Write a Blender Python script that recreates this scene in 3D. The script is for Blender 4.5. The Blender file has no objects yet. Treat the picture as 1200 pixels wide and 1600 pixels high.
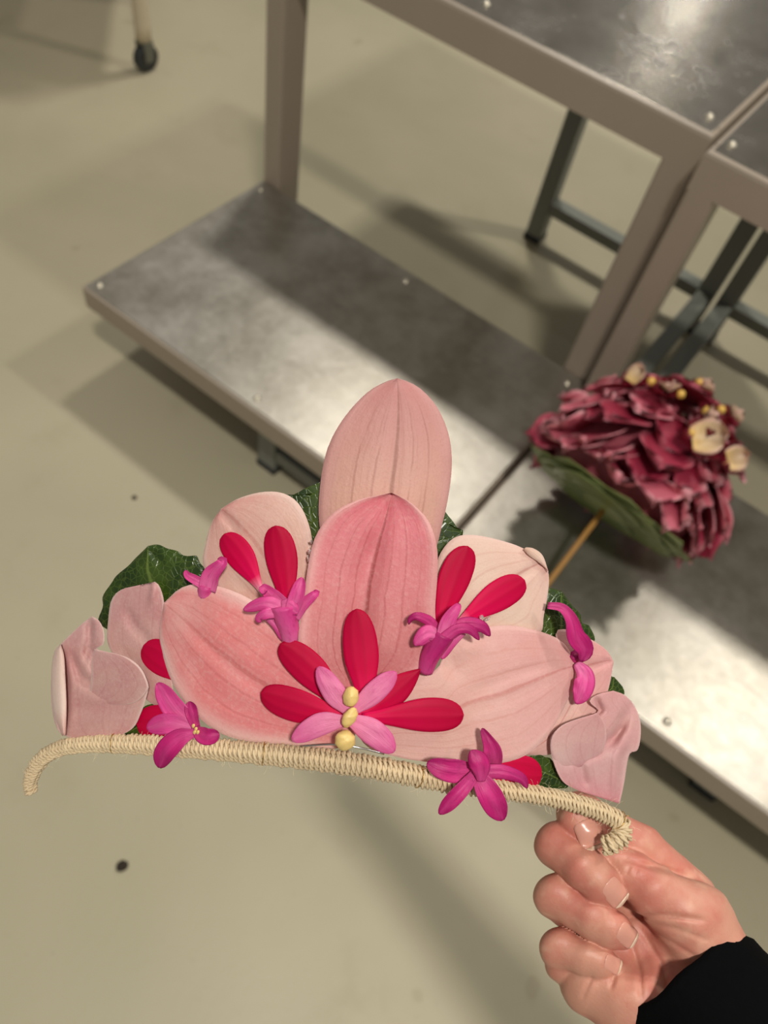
import bpy, math, random
import numpy as np
from mathutils import Vector, Matrix

random.seed(7)
rng = np.random.default_rng(7)
scn = bpy.context.scene
COL = scn.collection

# ------------------------------------------------------------------ camera
F = 1221.084
ZS = 0.20                                   # height of the low step above the floor
RC = np.array([[0.784819, 0.603843, 0.139403],
               [0.570150, -0.615374, -0.544283],
               [-0.242877, 0.506644, -0.827238]])   # rows: right, down, forward
CAM = np.array([0.982037, -1.09276, 1.0 + ZS])
cd = bpy.data.cameras.new('camera')
cd.sensor_fit = 'VERTICAL'
cd.sensor_height = 36.0
cd.lens = F / 1600 * 36.0
cd.clip_start = 0.01
cd.dof.use_dof = True
cd.dof.focus_distance = 0.268
cd.dof.aperture_fstop = 11.0
cam = bpy.data.objects.new('camera', cd)
COL.objects.link(cam)
m = Matrix.Identity(4)
for i in range(3):
    m[i][0], m[i][1], m[i][2], m[i][3] = RC[0][i], -RC[1][i], -RC[2][i], CAM[i]
cam.matrix_world = m
scn.camera = cam

# ------------------------------------------------------------------ light
w = bpy.data.worlds.new('hall_light')
scn.world = w
w.use_nodes = True
w.node_tree.nodes['Background'].inputs[0].default_value = (1.0, 0.97, 0.91, 1)
w.node_tree.nodes['Background'].inputs[1].default_value = 0.22

def area(name, loc, sx, sy, watts, col, target=None):
    l = bpy.data.lights.new(name, 'AREA')
    l.shape = 'RECTANGLE'; l.size = sx; l.size_y = sy
    l.energy = watts; l.color = col
    o = bpy.data.objects.new(name, l); COL.objects.link(o)
    o.location = loc
    if target is not None:
        o.rotation_euler = (Vector(target) - Vector(loc)).to_track_quat('-Z', 'Y').to_euler()
    return o
WARM = (1.0, 0.96, 0.88)
# rows of ceiling lamps 3.5 m above the floor
area('ceiling_lamp', (1.60, -1.55, 3.5), 0.35, 0.2, 66, WARM)
area('ceiling_lamp', (-0.35, 1.45, 3.5), 0.35, 0.2, 48, WARM)
area('ceiling_lamp', (2.15, 1.60, 3.5), 0.35, 0.2, 48, WARM)
area('ceiling_lamp', (-1.45, 7.80, 3.5), 0.3, 0.25, 22, WARM)

scn.view_settings.view_transform = 'Standard'
scn.view_settings.look = 'None'
scn.view_settings.exposure = 0.0
scn.view_settings.gamma = 1.0
scn.view_settings.use_curve_mapping = False

# ------------------------------------------------------------------ helpers
def P(u, v, d):
    """photo pixel at depth d (metres along the optical axis) -> world point(s)"""
    u = np.asarray(u, float); v = np.asarray(v, float); d = np.asarray(d, float)
    c = np.stack([(u - 600) / F * d, (v - 800) / F * d, d + 0 * u], -1)
    return CAM + c @ RC

def on_plane(u, v, z):
    d = RC.T @ np.array([(u - 600) / F, (v - 800) / F, 1.0])
    return CAM + d * ((z - CAM[2]) / d[2])

def lin(r, g, b):
    return tuple(((c / 255) / 12.92 if c <= 10 else ((c / 255 + 0.055) / 1.055) ** 2.4) for c in (r, g, b)) + (1.0,)

ORG = {}
def origin_of(o):
    while o.parent is not None:
        o = o.parent
    return ORG.get(o.name, np.zeros(3))

def mk(name, verts, faces, mat, parent=None, uv=None, smooth=True, label=None):
    verts = np.asarray(verts, float)
    if parent is not None:
        verts = verts - origin_of(parent)
    me = bpy.data.meshes.new(name)
    me.from_pydata(verts.tolist(), [], [tuple(f) for f in faces])
    me.polygons.foreach_set('use_smooth', [smooth] * len(me.polygons))
    if uv is not None:
        lay = me.uv_layers.new(name='UVMap')
        idx = np.zeros(len(me.loops), dtype=np.int32)
        me.loops.foreach_get('vertex_index', idx)
        lay.data.foreach_set('uv', np.asarray(uv, float)[idx].ravel())
    me.materials.append(mat)
    me.update()
    o = bpy.data.objects.new(name, me)
    COL.objects.link(o)
    if parent is not None:
        o.parent = parent
    if label:
        o['label'] = label
    return o

def thing(name, loc, label, cat, group=None):
    o = bpy.data.objects.new(name, None)
    o.empty_display_size = 0.05
    COL.objects.link(o)
    o.location = loc
    ORG[o.name] = np.array(loc, float)
    o['label'] = label; o['category'] = cat
    if group: o['group'] = group
    return o

def link_copy(src, parent, **kw):
    c = src.copy(); COL.objects.link(c); c.parent = parent
    for k, v in kw.items(): setattr(c, k, v)
    return c

def bevel_box(x0, x1, y0, y1, z0, z1, b=0.002, which='all'):
    """box with chamfered edges: (verts, faces)"""
    import bmesh
    bm = bmesh.new()
    bmesh.ops.create_cube(bm, size=1)
    for v in bm.verts:
        v.co = Vector((x0 + (v.co.x + .5) * (x1 - x0), y0 + (v.co.y + .5) * (y1 - y0), z0 + (v.co.z + .5) * (z1 - z0)))
    if b:
        eds = [e for e in bm.edges if which == 'all' or (which == 'top' and min(v.co.z for v in e.verts) > z1 - 1e-6) or (which == 'upright' and abs(e.verts[0].co.z - e.verts[1].co.z) > 1e-4)]
        bmesh.ops.bevel(bm, geom=eds, offset=b, segments=2, affect='EDGES', profile=0.5)
    bm.verts.index_update()
    vs = [tuple(v.co) for v in bm.verts]; fs = [[v.index for v in f.verts] for f in bm.faces]
    bm.free()
    return vs, fs

def box(name, b, mat, parent, bev=0.002, which='all'):
    vs, fs = bevel_box(*b, bev, which)
    o = mk(name, vs, fs, mat, parent, smooth=False)
    return o

def tube(path, rad, n=10, cap=True):
    """round tube along world points"""
    path = np.asarray(path, float); N = len(path)
    rad = np.broadcast_to(np.asarray(rad, float), (N,))
    T = np.gradient(path, axis=0); T /= np.linalg.norm(T, axis=1)[:, None] + 1e-12
    ref = np.array([0.31, 0.17, 0.93]);
    a = np.cross(T[0], ref); a /= np.linalg.norm(a)
    vs = []; fs = []
    for i in range(N):
        a = a - T[i] * (a @ T[i]); a /= np.linalg.norm(a); b = np.cross(T[i], a)
        for k in range(n):
            t = 2 * math.pi * k / n
            vs.append(path[i] + rad[i] * (math.cos(t) * a + math.sin(t) * b))
    for i in range(N - 1):
        for k in range(n):
            k2 = (k + 1) % n
            fs.append((i * n + k, i * n + k2, (i + 1) * n + k2, (i + 1) * n + k))
    if cap:
        fs.append(tuple(range(n - 1, -1, -1))); fs.append(tuple((N - 1) * n + k for k in range(n)))
    return vs, fs

def lathe(c, axis, prof, n=20):
    """surface of revolution: prof = [(along, radius)]"""
    axis = np.asarray(axis, float) / np.linalg.norm(axis)
    a = np.cross(axis, [0.3, 0.5, 0.81]); a /= np.linalg.norm(a); b = np.cross(axis, a)
    vs = []; fs = []
    for (h, r) in prof:
        for k in range(n):
            t = 2 * math.pi * k / n
            vs.append(np.asarray(c) + axis * h + r * (math.cos(t) * a + math.sin(t) * b))
    for i in range(len(prof) - 1):
        for k in range(n):
            k2 = (k + 1) % n
            fs.append((i * n + k, i * n + k2, (i + 1) * n + k2, (i + 1) * n + k))
    fs.append(tuple(range(n - 1, -1, -1))); fs.append(tuple((len(prof) - 1) * n + k for k in range(n)))
    return vs, fs

# ------------------------------------------------------------------ materials
class NT:
    def __init__(s, name):
        s.m = bpy.data.materials.new(name); s.m.use_nodes = True
        s.t = s.m.node_tree; s.b = s.t.nodes['Principled BSDF']; s.out = s.t.nodes['Material Output']
    def n(s, typ, **kw):
        nd = s.t.nodes.new(typ)
        for k, v in kw.items(): setattr(nd, k, v)
        return nd
    def l(s, a, b): s.t.links.new(a, b)
    def val(s, x, sock):
        if hasattr(x, 'is_linked') or isinstance(x, bpy.types.NodeSocket): s.l(x, sock)
        else: sock.default_value = x
    def math(s, op, a, b=None, c=None, clamp=False):
        nd = s.n('ShaderNodeMath', operation=op, use_clamp=clamp)
        s.val(a, nd.inputs[0])
        if b is not None: s.val(b, nd.inputs[1])
        if c is not None: s.val(c, nd.inputs[2])
        return nd.outputs[0]
    def mix(s, f, a, b, mode='MIX'):
        nd = s.n('ShaderNodeMix', data_type='RGBA', blend_type=mode)
        s.val(f, nd.inputs[0]); s.val(a, nd.inputs[6]); s.val(b, nd.inputs[7])
        return nd.outputs[2]
    def noise(s, scale, detail=3, rough=0.5, vec=None, dist=0.0):
        nd = s.n('ShaderNodeTexNoise')
        nd.inputs['Scale'].default_value = scale; nd.inputs['Detail'].default_value = detail
        nd.inputs['Roughness'].default_value = rough; nd.inputs['Distortion'].default_value = dist
        if vec is not None: s.l(vec, nd.inputs['Vector'])
        return nd.outputs['Fac']
    def ramp(s, f, stops):
        nd = s.n('ShaderNodeValToRGB'); e = nd.color_ramp.elements
        while len(e) < len(stops): e.new(0.5)
        for i, (p, c) in enumerate(stops): e[i].position = p; e[i].color = c
        s.l(f, nd.inputs[0]); return nd.outputs[0]
    def smooth(s, x, a, b):
        nd = s.n('ShaderNodeMapRange', interpolation_type='SMOOTHSTEP', clamp=True)
        s.val(x, nd.inputs[0]); nd.inputs[1].default_value = a; nd.inputs[2].default_value = b
        return nd.outputs[0]
    def coord(s, which='Object'):
        return s.n('ShaderNodeTexCoord').outputs[which]
    def bump(s, h, strength=0.3, dist=0.001):
        nd = s.n('ShaderNodeBump'); nd.inputs['Strength'].default_value = strength; nd.inputs['Distance'].default_value = dist
        s.l(h, nd.inputs['Height']); s.l(nd.outputs[0], s.b.inputs['Normal'])
    def set(s, **kw):
        for k, v in kw.items(): s.val(v, s.b.inputs[k.replace('_', ' ')])
    def translucent(s, col, f):
        tr = s.n('ShaderNodeBsdfTranslucent'); s.val(col, tr.inputs[0])
        mx = s.n('ShaderNodeMixShader'); mx.inputs[0].default_value = f
        s.l(s.b.outputs[0], mx.inputs[1]); s.l(tr.outputs[0], mx.inputs[2]); s.l(mx.outputs[0], s.out.inputs[0])

def simple(name, col, rough=0.5, metal=0.0, nscale=None, namt=0.15, bump=None):
    k = NT(name); c = lin(*col)
    if nscale:
        f = k.noise(nscale, 4, 0.6, k.coord())
        lo = tuple(x * (1 - namt) for x in c[:3]) + (1,); hi = tuple(min(1, x * (1 + namt)) for x in c[:3]) + (1,)
        k.set(Base_Color=k.mix(f, lo, hi))
        if bump: k.bump(f, bump[0], bump[1])
    else: k.set(Base_Color=c)
    k.set(Roughness=rough, Metallic=metal)
    return k.m

def floor_mat():
    k = NT('painted_concrete'); co = k.coord()
    big = k.noise(1.3, 4, 0.55, co, 0.3); mid = k.noise(6, 5, 0.6, co); fine = k.noise(60, 4, 0.6, co)
    c = k.mix(k.smooth(big, 0.3, 0.7), lin(168, 160, 133), lin(182, 172, 146))
    c = k.mix(k.math('MULTIPLY', k.smooth(mid, 0.55, 0.75), 0.35), c, lin(160, 150, 122))
    c = k.mix(k.math('MULTIPLY', k.smooth(fine, 0.62, 0.8), 0.25), c, lin(140, 130, 105))
    sp = k.smooth(k.noise(9, 2, 0.4, co), 0.71, 0.74)
    c = k.mix(k.math('MULTIPLY', sp, 0.2), c, lin(128, 112, 80))
    k.set(Base_Color=c, Roughness=k.math('MULTIPLY_ADD', mid, 0.25, 0.32))
    k.b.inputs['Specular IOR Level'].default_value = 0.35
    k.bump(fine, 0.15, 0.002)
    return k.m

def panel_mat(name, r0, dark):
    k = NT(name); co = k.coord()
    mp = k.n('ShaderNodeMapping'); mp.inputs['Scale'].default_value = (4, 60, 30); k.l(co, mp.inputs[0])
    brush = k.noise(6, 4, 0.6, mp.outputs[0]); blot = k.noise(9, 6, 0.7, co, 0.15); fine = k.noise(45, 4, 0.6, co)
    c = k.mix(k.smooth(blot, 0.3, 0.7), lin(158, 152, 140), lin(196, 190, 180))
    c = k.mix(k.math('MULTIPLY', brush, 0.35), c, lin(140, 130, 115))
    c = k.mix(k.math('MULTIPLY', k.smooth(fine, 0.6, 0.75), 0.3), c, lin(210, 206, 200))
    c = k.mix(dark, c, lin(96, 86, 72))
    k.set(Base_Color=c, Metallic=0.85)
    r = k.math('MULTIPLY_ADD', blot, 0.18, r0)
    k.set(Roughness=k.math('MULTIPLY_ADD', fine, 0.12, r))
    h = k.math('ADD', k.math('MULTIPLY', k.noise(16, 3, 0.5, co), 0.8), k.math('MULTIPLY', brush, 0.12))
    k.bump(h, 0.22, 0.004)
    return k.m

M_FLOOR = floor_mat()
M_PANEL = panel_mat('worn_aluminium', .25, .05)
M_TABLE = panel_mat('brushed_aluminium', .10, .45)
M_FRAME = simple('beige_grey_paint', (158, 144, 128), 0.36, 0.0, 9, 0.06)
M_STAND = simple('dark_grey_paint', (124, 126, 116), 0.5, 0.0, 12, 0.1)
M_SCREW = simple('screw_steel', (214, 205, 185), 0.3, 0.9)
M_CARTW = simple('cream_paint', (206, 192, 164), 0.5, 0.0, 10, 0.05)
M_RUBBER = simple('black_rubber', (42, 44, 44), 0.6)
M_STEEL = simple('grey_steel', (120, 122, 116), 0.35, 0.8)
M_DIRT = simple('dark_dirt', (48, 38, 30), 0.9, 0.0, 200, 0.3)

# ------------------------------------------------------------------ setting
vs = [(-5, -5, 0), (6, -5, 0), (6, 6, 0), (-5, 6, 0), (-5, -5, -.05), (6, -5, -.05), (6, 6, -.05), (-5, 6, -.05)]
fl = mk('floor', vs, [(0, 1, 2, 3), (7, 6, 5, 4), (0, 4, 5, 1), (1, 5, 6, 2), (2, 6, 7, 3), (3, 7, 4, 0)], M_FLOOR, smooth=False)
fl['kind'] = 'structure'; fl['label'] = 'pale grey-green painted concrete floor'

# ------------------------------------------------------------------ stepped benches
LB, DS, ZT, LW = 0.7905, 0.471, ZS + 0.4756, 0.052
DT = 0.62
def screw_mesh():
    v, f = lathe((0, 0, -.003), (0, 0, 1), [(0, .0062), (.004, .0062), (.0052, .0056), (.0052, .0044), (.0064, .0042), (.0074, .003), (.0078, .001)], 16)
    me = bpy.data.meshes.new('screw'); me.from_pydata([tuple(p) for p in v], [], f)
    me.polygons.foreach_set('use_smooth', [True] * len(me.polygons)); me.materials.append(M_SCREW)
    return me
SCREW = screw_mesh()

def bench(ox, oy, label):
    t = thing('stepped_bench', (ox, oy, 0), label, 'bench', 'two stepped metal benches')
    X0, X1 = ox, ox + LB
    def bx(name, x0, x1, y0, y1, z0, z1, mat=M_FRAME, bev=0.003, which='all'):
        return box(name, (ox + x0, ox + x1, oy + y0, oy + y1, z0, z1), mat, t, bev, which)
    tw = 0.022                                                       # rim tube width
    # low step: rim rails and sheet
    bx('step_rail', 0, LB, -DS, -DS + tw, ZS - .046, ZS)
    bx('step_rail', 0, LB, -tw, 0, ZS - .046, ZS - .0006)
    bx('step_rail', 0, tw, -DS + tw, -tw, ZS - .046, ZS - .0006)
    bx('step_rail', LB - tw, LB, -DS + tw, -tw, ZS - .046, ZS - .0006)
    p = bx('step_panel', .004, LB - .004, -DS + .005, -.003, ZS - .006, ZS + .0016, M_PANEL, 0.0015)
    p['label'] = 'worn brushed aluminium sheet of the low step'
    # table: aprons, legs, sheet
    ah = 0.056
    bx('apron', 0, LB, 0, .03, ZT - ah, ZT, bev=.006, which='top')
    bx('apron', 0, LB, DT - .03, DT, ZT - ah, ZT, bev=.006, which='top')
    bx('apron', 0, .03, .03, DT - .03, ZT - ah, ZT, bev=.006, which='top')
    bx('apron', LB - .03, LB, .03, DT - .03, ZT - ah, ZT, bev=.006, which='top')
    p = bx('table_panel', .0075, LB - .0065, .0075, DT - .0075, ZT - .012, ZT + .0010, M_TABLE, 0.001)
    p['label'] = 'worn brushed aluminium table sheet'
    for x, lw in ((0, .042), (LB - LW, LW)):
        bx('leg', x, x + lw, .0, .066, 0, ZT - ah, bev=.005, which='upright')
    for x in (.02, LB / 2, LB - .025):
        for y, z in ((-.030, ZS + .0016), (-.448, ZS + .0016), (.040, ZT + .0010), (DT - .04, ZT + .0010)):
            s = bpy.data.objects.new('screw', SCREW); COL.objects.link(s); s.parent = t
            s.location = (x, y, z)
    return t
bench(0, 0, 'stepped metal bench at left whose low step ends in a free corner')
bench(LB + .006, -.039, 'stepped metal bench at right carrying the pink flower ball')

# ------------------------------------------------------------------ dark stands under the benches
def stand(x0, x1, inner, label):
    t = thing('steel_stand', (x0, 0, 0), label, 'stand', 'dark steel stands under the benches')
    y0, y1, s = -.435, .580, .040
    zt_f, zt_b = ZS - .047, ZT - .058
    for x in (x0, x1 - s):
        box('front_leg', (x, x + s, y0, y0 + s, 0.004, zt_f), M_STAND, t)
        box('back_leg', (x, x + s, y1 - s, y1, 0.004, zt_b), M_STAND, t)
        if x == inner: box('side_rail', (x + .002, x + s - .002, y0 + s, y1 - s, .085, .115), M_STAND, t)
        box('foot_cap', (x - .002, x + s + .002, y0 - .002, y0 + s + .002, 0, .016), M_RUBBER, t)
        box('foot_cap', (x - .002, x + s + .002, y1 - s - .002, y1 + .002, 0, .016), M_RUBBER, t)
    box('front_rail', (x0 + s, x1 - s, y0 + .002, y0 + s - .002, .04, .07), M_STAND, t)
    box('back_rail', (x0 + s, x1 - s, y1 - s + .002, y1 - .002, .085, .115), M_STAND, t)
    return t
stand(.386, .862, .862 - .040, 'dark grey steel stand under the bench at left')
stand(.872, 1.348, .872, 'dark grey steel stand under the bench at right, behind the flower ball')

# ------------------------------------------------------------------ cart with caster
def cart():
    p0 = on_plane(230, 110, 0); pl = on_plane(0, 92, 0)
    d = (pl - p0); d /= np.linalg.norm(d); e = np.array([-d[1], d[0], 0])
    if e @ np.array([RC[2][0], RC[2][1], 0]) < 0: e = -e
    t = thing('rolling_cart', tuple(p0), 'cream metal cart leg on a black caster wheel', 'cart')
    for a, b in ((0, 0), (.75, 0), (0, .5), (.75, .5)):
        c = p0 + d * a + e * b
        up = np.array([0, 0, 1.])
        lg = tube([c + up * .075, c + up * .12, c + up * .5, c + up * .85], .020, 14)
        mk('leg', *lg, M_CARTW, t)
        wc = c + up * .0355
        ax = e * .75 + d * .66; ax /= np.linalg.norm(ax)
        wh = mk('caster_wheel', *lathe(wc - ax * .0125, ax, [(0, .014), (0, .030), (.003, .0345), (.0125, .0355), (.022, .0345), (.025, .030), (.025, .014)], 28), M_RUBBER, t)
        mk('hub', *lathe(wc - ax * .0145, ax, [(0, .009), (.001, .012), (.028, .012), (.029, .009)], 18), M_STEEL, wh)
        side = np.cross(ax, up)
        v = []; f = []
        for sgn in (-1, 1):
            q = wc + ax * sgn * .0165
            pts = [q + side * .012 - up * .006, q - side * .012 - up * .006, q - side * .016 + up * .042, q + side * .016 + up * .042]
            b0 = len(v); v += pts + [x + ax * sgn * .002 for x in pts]
            f += [tuple(b0 + i for i in g) for g in ((0, 1, 2, 3), (7, 6, 5, 4), (0, 4, 5, 1), (1, 5, 6, 2), (2, 6, 7, 3), (3, 7, 4, 0))]
        vv, ff = lathe(wc + up * .040, up, [(0, .021), (.004, .022), (.006, .014), (.02, .013)], 18)
        f += [tuple(i + len(v) for i in g) for g in ff]; v += vv
        mk('caster_fork', v, f, M_STEEL, t, smooth=False)
    for z in (.42, .82):
        vs_, fs_ = bevel_box(-.02, .77, -.02, .52, z - .03, z, .004)
        vw = [p0 + d * x + e * y + np.array([0, 0, zz]) for x, y, zz in vs_]
        mk('cart_shelf', vw, fs_, M_CARTW, t, smooth=False)
cart()

# small dirt crumbs on the floor
def crumb(u, v, r, label):
    c = on_plane(u, v, 0)
    vs_, fs_ = lathe(c - np.array([0, 0, .001]), (0, 0, 1), [(0, r), (r * .5, r * 1.05), (r, r * .6), (r * 1.2, r * .15)], 9)
    vs_ = [p + (rng.random(3) - .5) * r * .3 for p in vs_]
    ORG_ = np.mean(vs_, axis=0)
    o = mk('dirt_crumb', np.array(vs_) - np.array([c[0], c[1], 0]), fs_, M_DIRT); o.location = (c[0], c[1], 0)
    o['label'] = label; o['category'] = 'dirt'
crumb(191, 1353, .0075, 'dark round crumb of dirt on floor below the tiara')
crumb(210, 778, .0045, 'tiny dark crumb on floor left of the green leaf')

# ------------------------------------------------------------------ flower ball bouquet
def petal_sheet(nx, ny, fn, thick):
    """fn(s,t) -> point ; double sided sheet with a rim"""
    pts = []; uv = []
    for j in range(ny + 1):
        for i in range(nx + 1):
            s = -1 + 2 * i / nx; t = j / ny
            pts.append(fn(s, t)); uv.append(((s + 1) / 2, t))
    pts = np.array(pts); n = len(pts); W = nx + 1
    back = pts + thick
    faces = []
    for j in range(ny):
        for i in range(nx):
            a = j * W + i; faces.append((a, a + 1, a + W + 1, a + W)); faces.append((n + a, n + a + W, n + a + W + 1, n + a + 1))
    ring = [i for i in range(W)] + [j * W + nx for j in range(1, ny + 1)] + [ny * W + i for i in range(nx - 1, -1, -1)] + [j * W for j in range(ny - 1, 0, -1)]
    for a, b in zip(ring, ring[1:] + ring[:1]): faces.append((b, a, n + a, n + b))
    return np.concatenate([pts, back]), faces, uv + uv

def flat_petal_mat(name, c0, c1, edge, rough=0.5, tr=0.2):
    k = NT(name); uvn = k.coord('UV')
    sp = k.n('ShaderNodeSeparateXYZ'); k.l(uvn, sp.inputs[0])
    s = k.math('ABSOLUTE', k.math('MULTIPLY_ADD', sp.outputs[0], 2.0, -1.0)); t = sp.outputs[1]
    c = k.mix(k.smooth(t, 0.1, 0.9), lin(*c0), lin(*c1))
    e = k.math('MAXIMUM', k.smooth(s, 0.7, 1.0), k.smooth(t, 0.85, 1.0))
    c = k.mix(k.math('MULTIPLY', e, 0.7), c, lin(*edge))
    f = k.noise(60, 3, 0.6, k.coord())
    c = k.mix(k.math('MULTIPLY', f, 0.25), c, lin(*c0))
    k.set(Base_Color=c, Roughness=rough); k.translucent(c, tr)
    return k.m

def bouquet():
    a = math.radians(32)
    C0 = np.array([0.955264, -0.326097, 0.122025 + ZS]); r = 0.136
    ax = np.array([0.02, math.cos(a), math.sin(a)]); ax /= np.linalg.norm(ax)
    ex = np.cross(ax, [0, 0, 1]); ex /= np.linalg.norm(ex); ez = np.cross(ex, ax)   # ex ~ +X , ez up-ish
    t = thing('flower_ball', (C0[0], C0[1], ZS + .0016), 'ball of burgundy pink petals on a green leaf disc with wooden stick', 'bouquet')
    mp = [flat_petal_mat('rose_petal_a', (180, 56, 84), (232, 130, 146), (244, 186, 190)),
          flat_petal_mat('rose_petal_b', (160, 36, 64), (218, 106, 124), (238, 166, 172)),
          flat_petal_mat('rose_petal_c', (124, 14, 40), (176, 54, 80), (208, 112, 126))]
    mcream = flat_petal_mat('cream_lip', (226, 190, 120), (232, 206, 178), (226, 170, 168), .4)
    mdark = flat_petal_mat('dark_red_lip', (86, 2, 18), (124, 10, 34), (140, 30, 50), .4)
    myel = simple('yellow_bead', (220, 176, 84), .45, 0, 80, .2)
    mleaf = flat_petal_mat('plate_leaf', (96, 108, 54), (118, 132, 68), (138, 148, 90), .45, .1)
    mstick = simple('bamboo', (182, 132, 66), .55, 0, 40, .15)
    O = ORG[t.name]
    # leaf plate: overlapping leaves, two layers
    k = 0
    for layer, (nl, rr, off) in enumerate(((9, r * 1.03, 0.0), (8, r * .9, -.004))):
        for i in range(nl):
            ang = 2 * math.pi * (i + .5 * layer) / nl
            dr = ex * math.cos(ang) + ez * math.sin(ang); sd = np.cross(ax, dr)
            z0 = off - .0012 * (i % 3)
            def fn(s, tt, dr=dr, sd=sd, z0=z0, rr=rr):
                wd = .075 * math.sin(math.pi * min(1, (.1 + tt * .9)) ** .8) ** .7 if tt < 1 else 0.002
                return C0 + dr * (rr * tt) + sd * (s * wd) + ax * (z0 + .003 * tt * tt - .001 * abs(s))
            v, f, uv = petal_sheet(6, 8, fn, ax * .0012)
            mk('leaf', v, f, mleaf, t, uv)
    mk('leaf_core', *lathe(C0 - ax * .009, ax, [(0, r * .2), (.003, r * .3), (.008, r * .4), (.03, r * .4)], 24), mleaf, t)
    mk('foam_core', *lathe(C0, ax, [(0.0, r * .72), (.03, r * .80), (.08, r * .82), (.12, r * .62), (.15, r * .32), (.162, r * .06)], 24), mp[2], t)
    e0 = C0 - ax * .015
    mk('stick', *tube([e0 + ax * .012, e0 - ax * .07, e0 - ax * .14, e0 - ax * .200], .0042, 10), mstick, t)
    # petal meshes (local: x width, y length, z up from the ball)
    def pm(nm, wd, ln, curl, cup, ruf, mat, seed):
        rr = random.Random(seed); ph = rr.random() * 6
        def fn(s, tt):
            prof = wd * (0.28 + .72 * math.sin(math.pi * min(1, .15 + tt * .62)) ) * math.sqrt(max(0.002, 1 - max(0, (tt - .5) / .5) ** 2.6))
            return np.array([s * prof, ln * tt * (1 - .14 * s * s), curl * tt * tt + cup * s * s * (.3 + tt) + ruf * math.sin(5 * s + ph + 3 * tt) * tt])
        v, f, uv = petal_sheet(6, 7, fn, np.array([0, 0, -.0011]))
        o = mk(nm, v, f, mat, None, uv); COL.objects.unlink(o)
        return o
    src = [pm('petal', .030, .062, -.010, .005, .002, mp[i % 3 if i % 4 else 0], i) for i in range(6)]
    src2 = [pm('petal', .026, .054, .002, .007, .003, mp[i % 2], 20 + i) for i in range(4)]
    cream = pm('lip_petal', .017, .034, .006, .009, .003, mcream, 40)
    dark = pm('lip_petal', .022, .040, .004, .010, .003, mdark, 41)
    def put(s, pos, yd, up, sc, lab=None):
        yd = yd / np.linalg.norm(yd); up = up - yd * (up @ yd); up /= np.linalg.norm(up); xd = np.cross(yd, up)
        mt = Matrix(((xd[0], yd[0], up[0], pos[0] - O[0]), (xd[1], yd[1], up[1], pos[1] - O[1]), (xd[2], yd[2], up[2], pos[2] - O[2]), (0, 0, 0, 1)))
        c = link_copy(s, t); c.matrix_local = mt @ Matrix.Diagonal((sc, sc, sc, 1))
        zmin = min((c.matrix_local @ v.co).z for v in c.data.vertices)      # rest on the sheet, never in it
        if zmin < .001: c.location.z += .001 - zmin
        if lab: c['label'] = lab
        return c
    BC = C0 + ax * .058                                     # centre of the ball
    rows = [(112, 20, .93), (101, 20, .99), (84, 17, 1.0), (68, 16, 1.0), (52, 13, 1.02), (36, 10, 1.04), (20, 7, 1.05), (5, 3, 1.06)]
    for ri, (th, cnt, fr) in enumerate(rows):
        for i in range(cnt):
            ph = 2 * math.pi * (i + .5 * (ri % 2) + random.uniform(-.2, .2)) / cnt
            tt = math.radians(th + random.uniform(-5, 5))
            dr = ex * math.cos(ph) + ez * math.sin(ph)
            nrm = ax * math.cos(tt) + dr * math.sin(tt)
            tan = -ax * math.sin(tt) + dr * math.cos(tt)         # from the pole towards the rim
            lift = math.radians(random.uniform(14, 42))
            lift += max(0, (th - 70) / 40) * .75
            yd = tan * math.cos(lift) + nrm * math.sin(lift)
            yd = yd + np.cross(nrm, tan) * random.uniform(-.25, .25)
            pos = BC + nrm * (.106 * fr) - tan * .024
            if pos[2] + yd[2] * .05 < ZS + .014: yd[2] += .35
            s = random.choice(src if random.random() < .65 else src2)
            put(s, pos, yd, nrm, random.uniform(.95, 1.3))
    # the orchid lips and yellow beads near the crown, on the side towards the room light
    def toward(u, v, rad):
        d = RC.T @ np.array([(u - 600) / F, (v - 800) / F, 1.0]); d /= np.linalg.norm(d)
        oc = CAM - BC; b = oc @ d; q = b * b - (oc @ oc - rad * rad)
        return CAM + d * (-b - math.sqrt(max(q, 0)))
    for (u, v, ang, sc) in ((990, 598, 200, .8), (1040, 612, 80, .8), (1095, 612, 60, .7), (1090, 690, 230, 1.25), (1105, 665, 40, 1.0), (1135, 720, 280, .9), (1138, 655, 70, .7)):
        p = toward(u, v, .146); nrm = (p - BC) / np.linalg.norm(p - BC)
        t1 = np.cross(nrm, RC[2]); t1 /= np.linalg.norm(t1); t2 = np.cross(nrm, t1)
        for kk in range(3):
            aa = math.radians(ang + 120 * kk + 60)
            put(dark, p - nrm * .006, t1 * math.cos(aa) + t2 * math.sin(aa) + nrm * .35, nrm, sc * .8, 'dark red petal around an orchid lip')
        aa = math.radians(ang)
        dd = t1 * math.cos(aa) + t2 * math.sin(aa)
        put(cream, p - dd * .012 * sc, dd + nrm * .3, nrm, sc * 1.1, 'cream orchid lip')
    for (u, v) in ((1017, 595), (1063, 615), (1092, 597), (1101, 640), (1126, 639), (1078, 676)):
        p = toward(u, v, .156)
        mk('yellow_bead', *lathe(p - np.array([0, 0, .005]), (0.2, -.1, 1), [(0, .001), (.001, .004), (.005, .0062), (.009, .004), (.0102, .001)], 10), myel, t)
bouquet()

# ================================================================== floral tiara
MM = 0.001
def D0(u):
    """depth of the bent headband: its middle is nearest, both ends swing back"""
    u = np.asarray(u, float)
    return 0.262 + 0.028 * ((u - 540) / 460.0) ** 2
def Q(u, v, z):
    """pixel + offset in mm behind the headband surface -> world"""
    return P(u, v, D0(u) + np.asarray(z, float) * MM)
PX = 0.262 / F * 1000            # mm per pixel at the tiara

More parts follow.
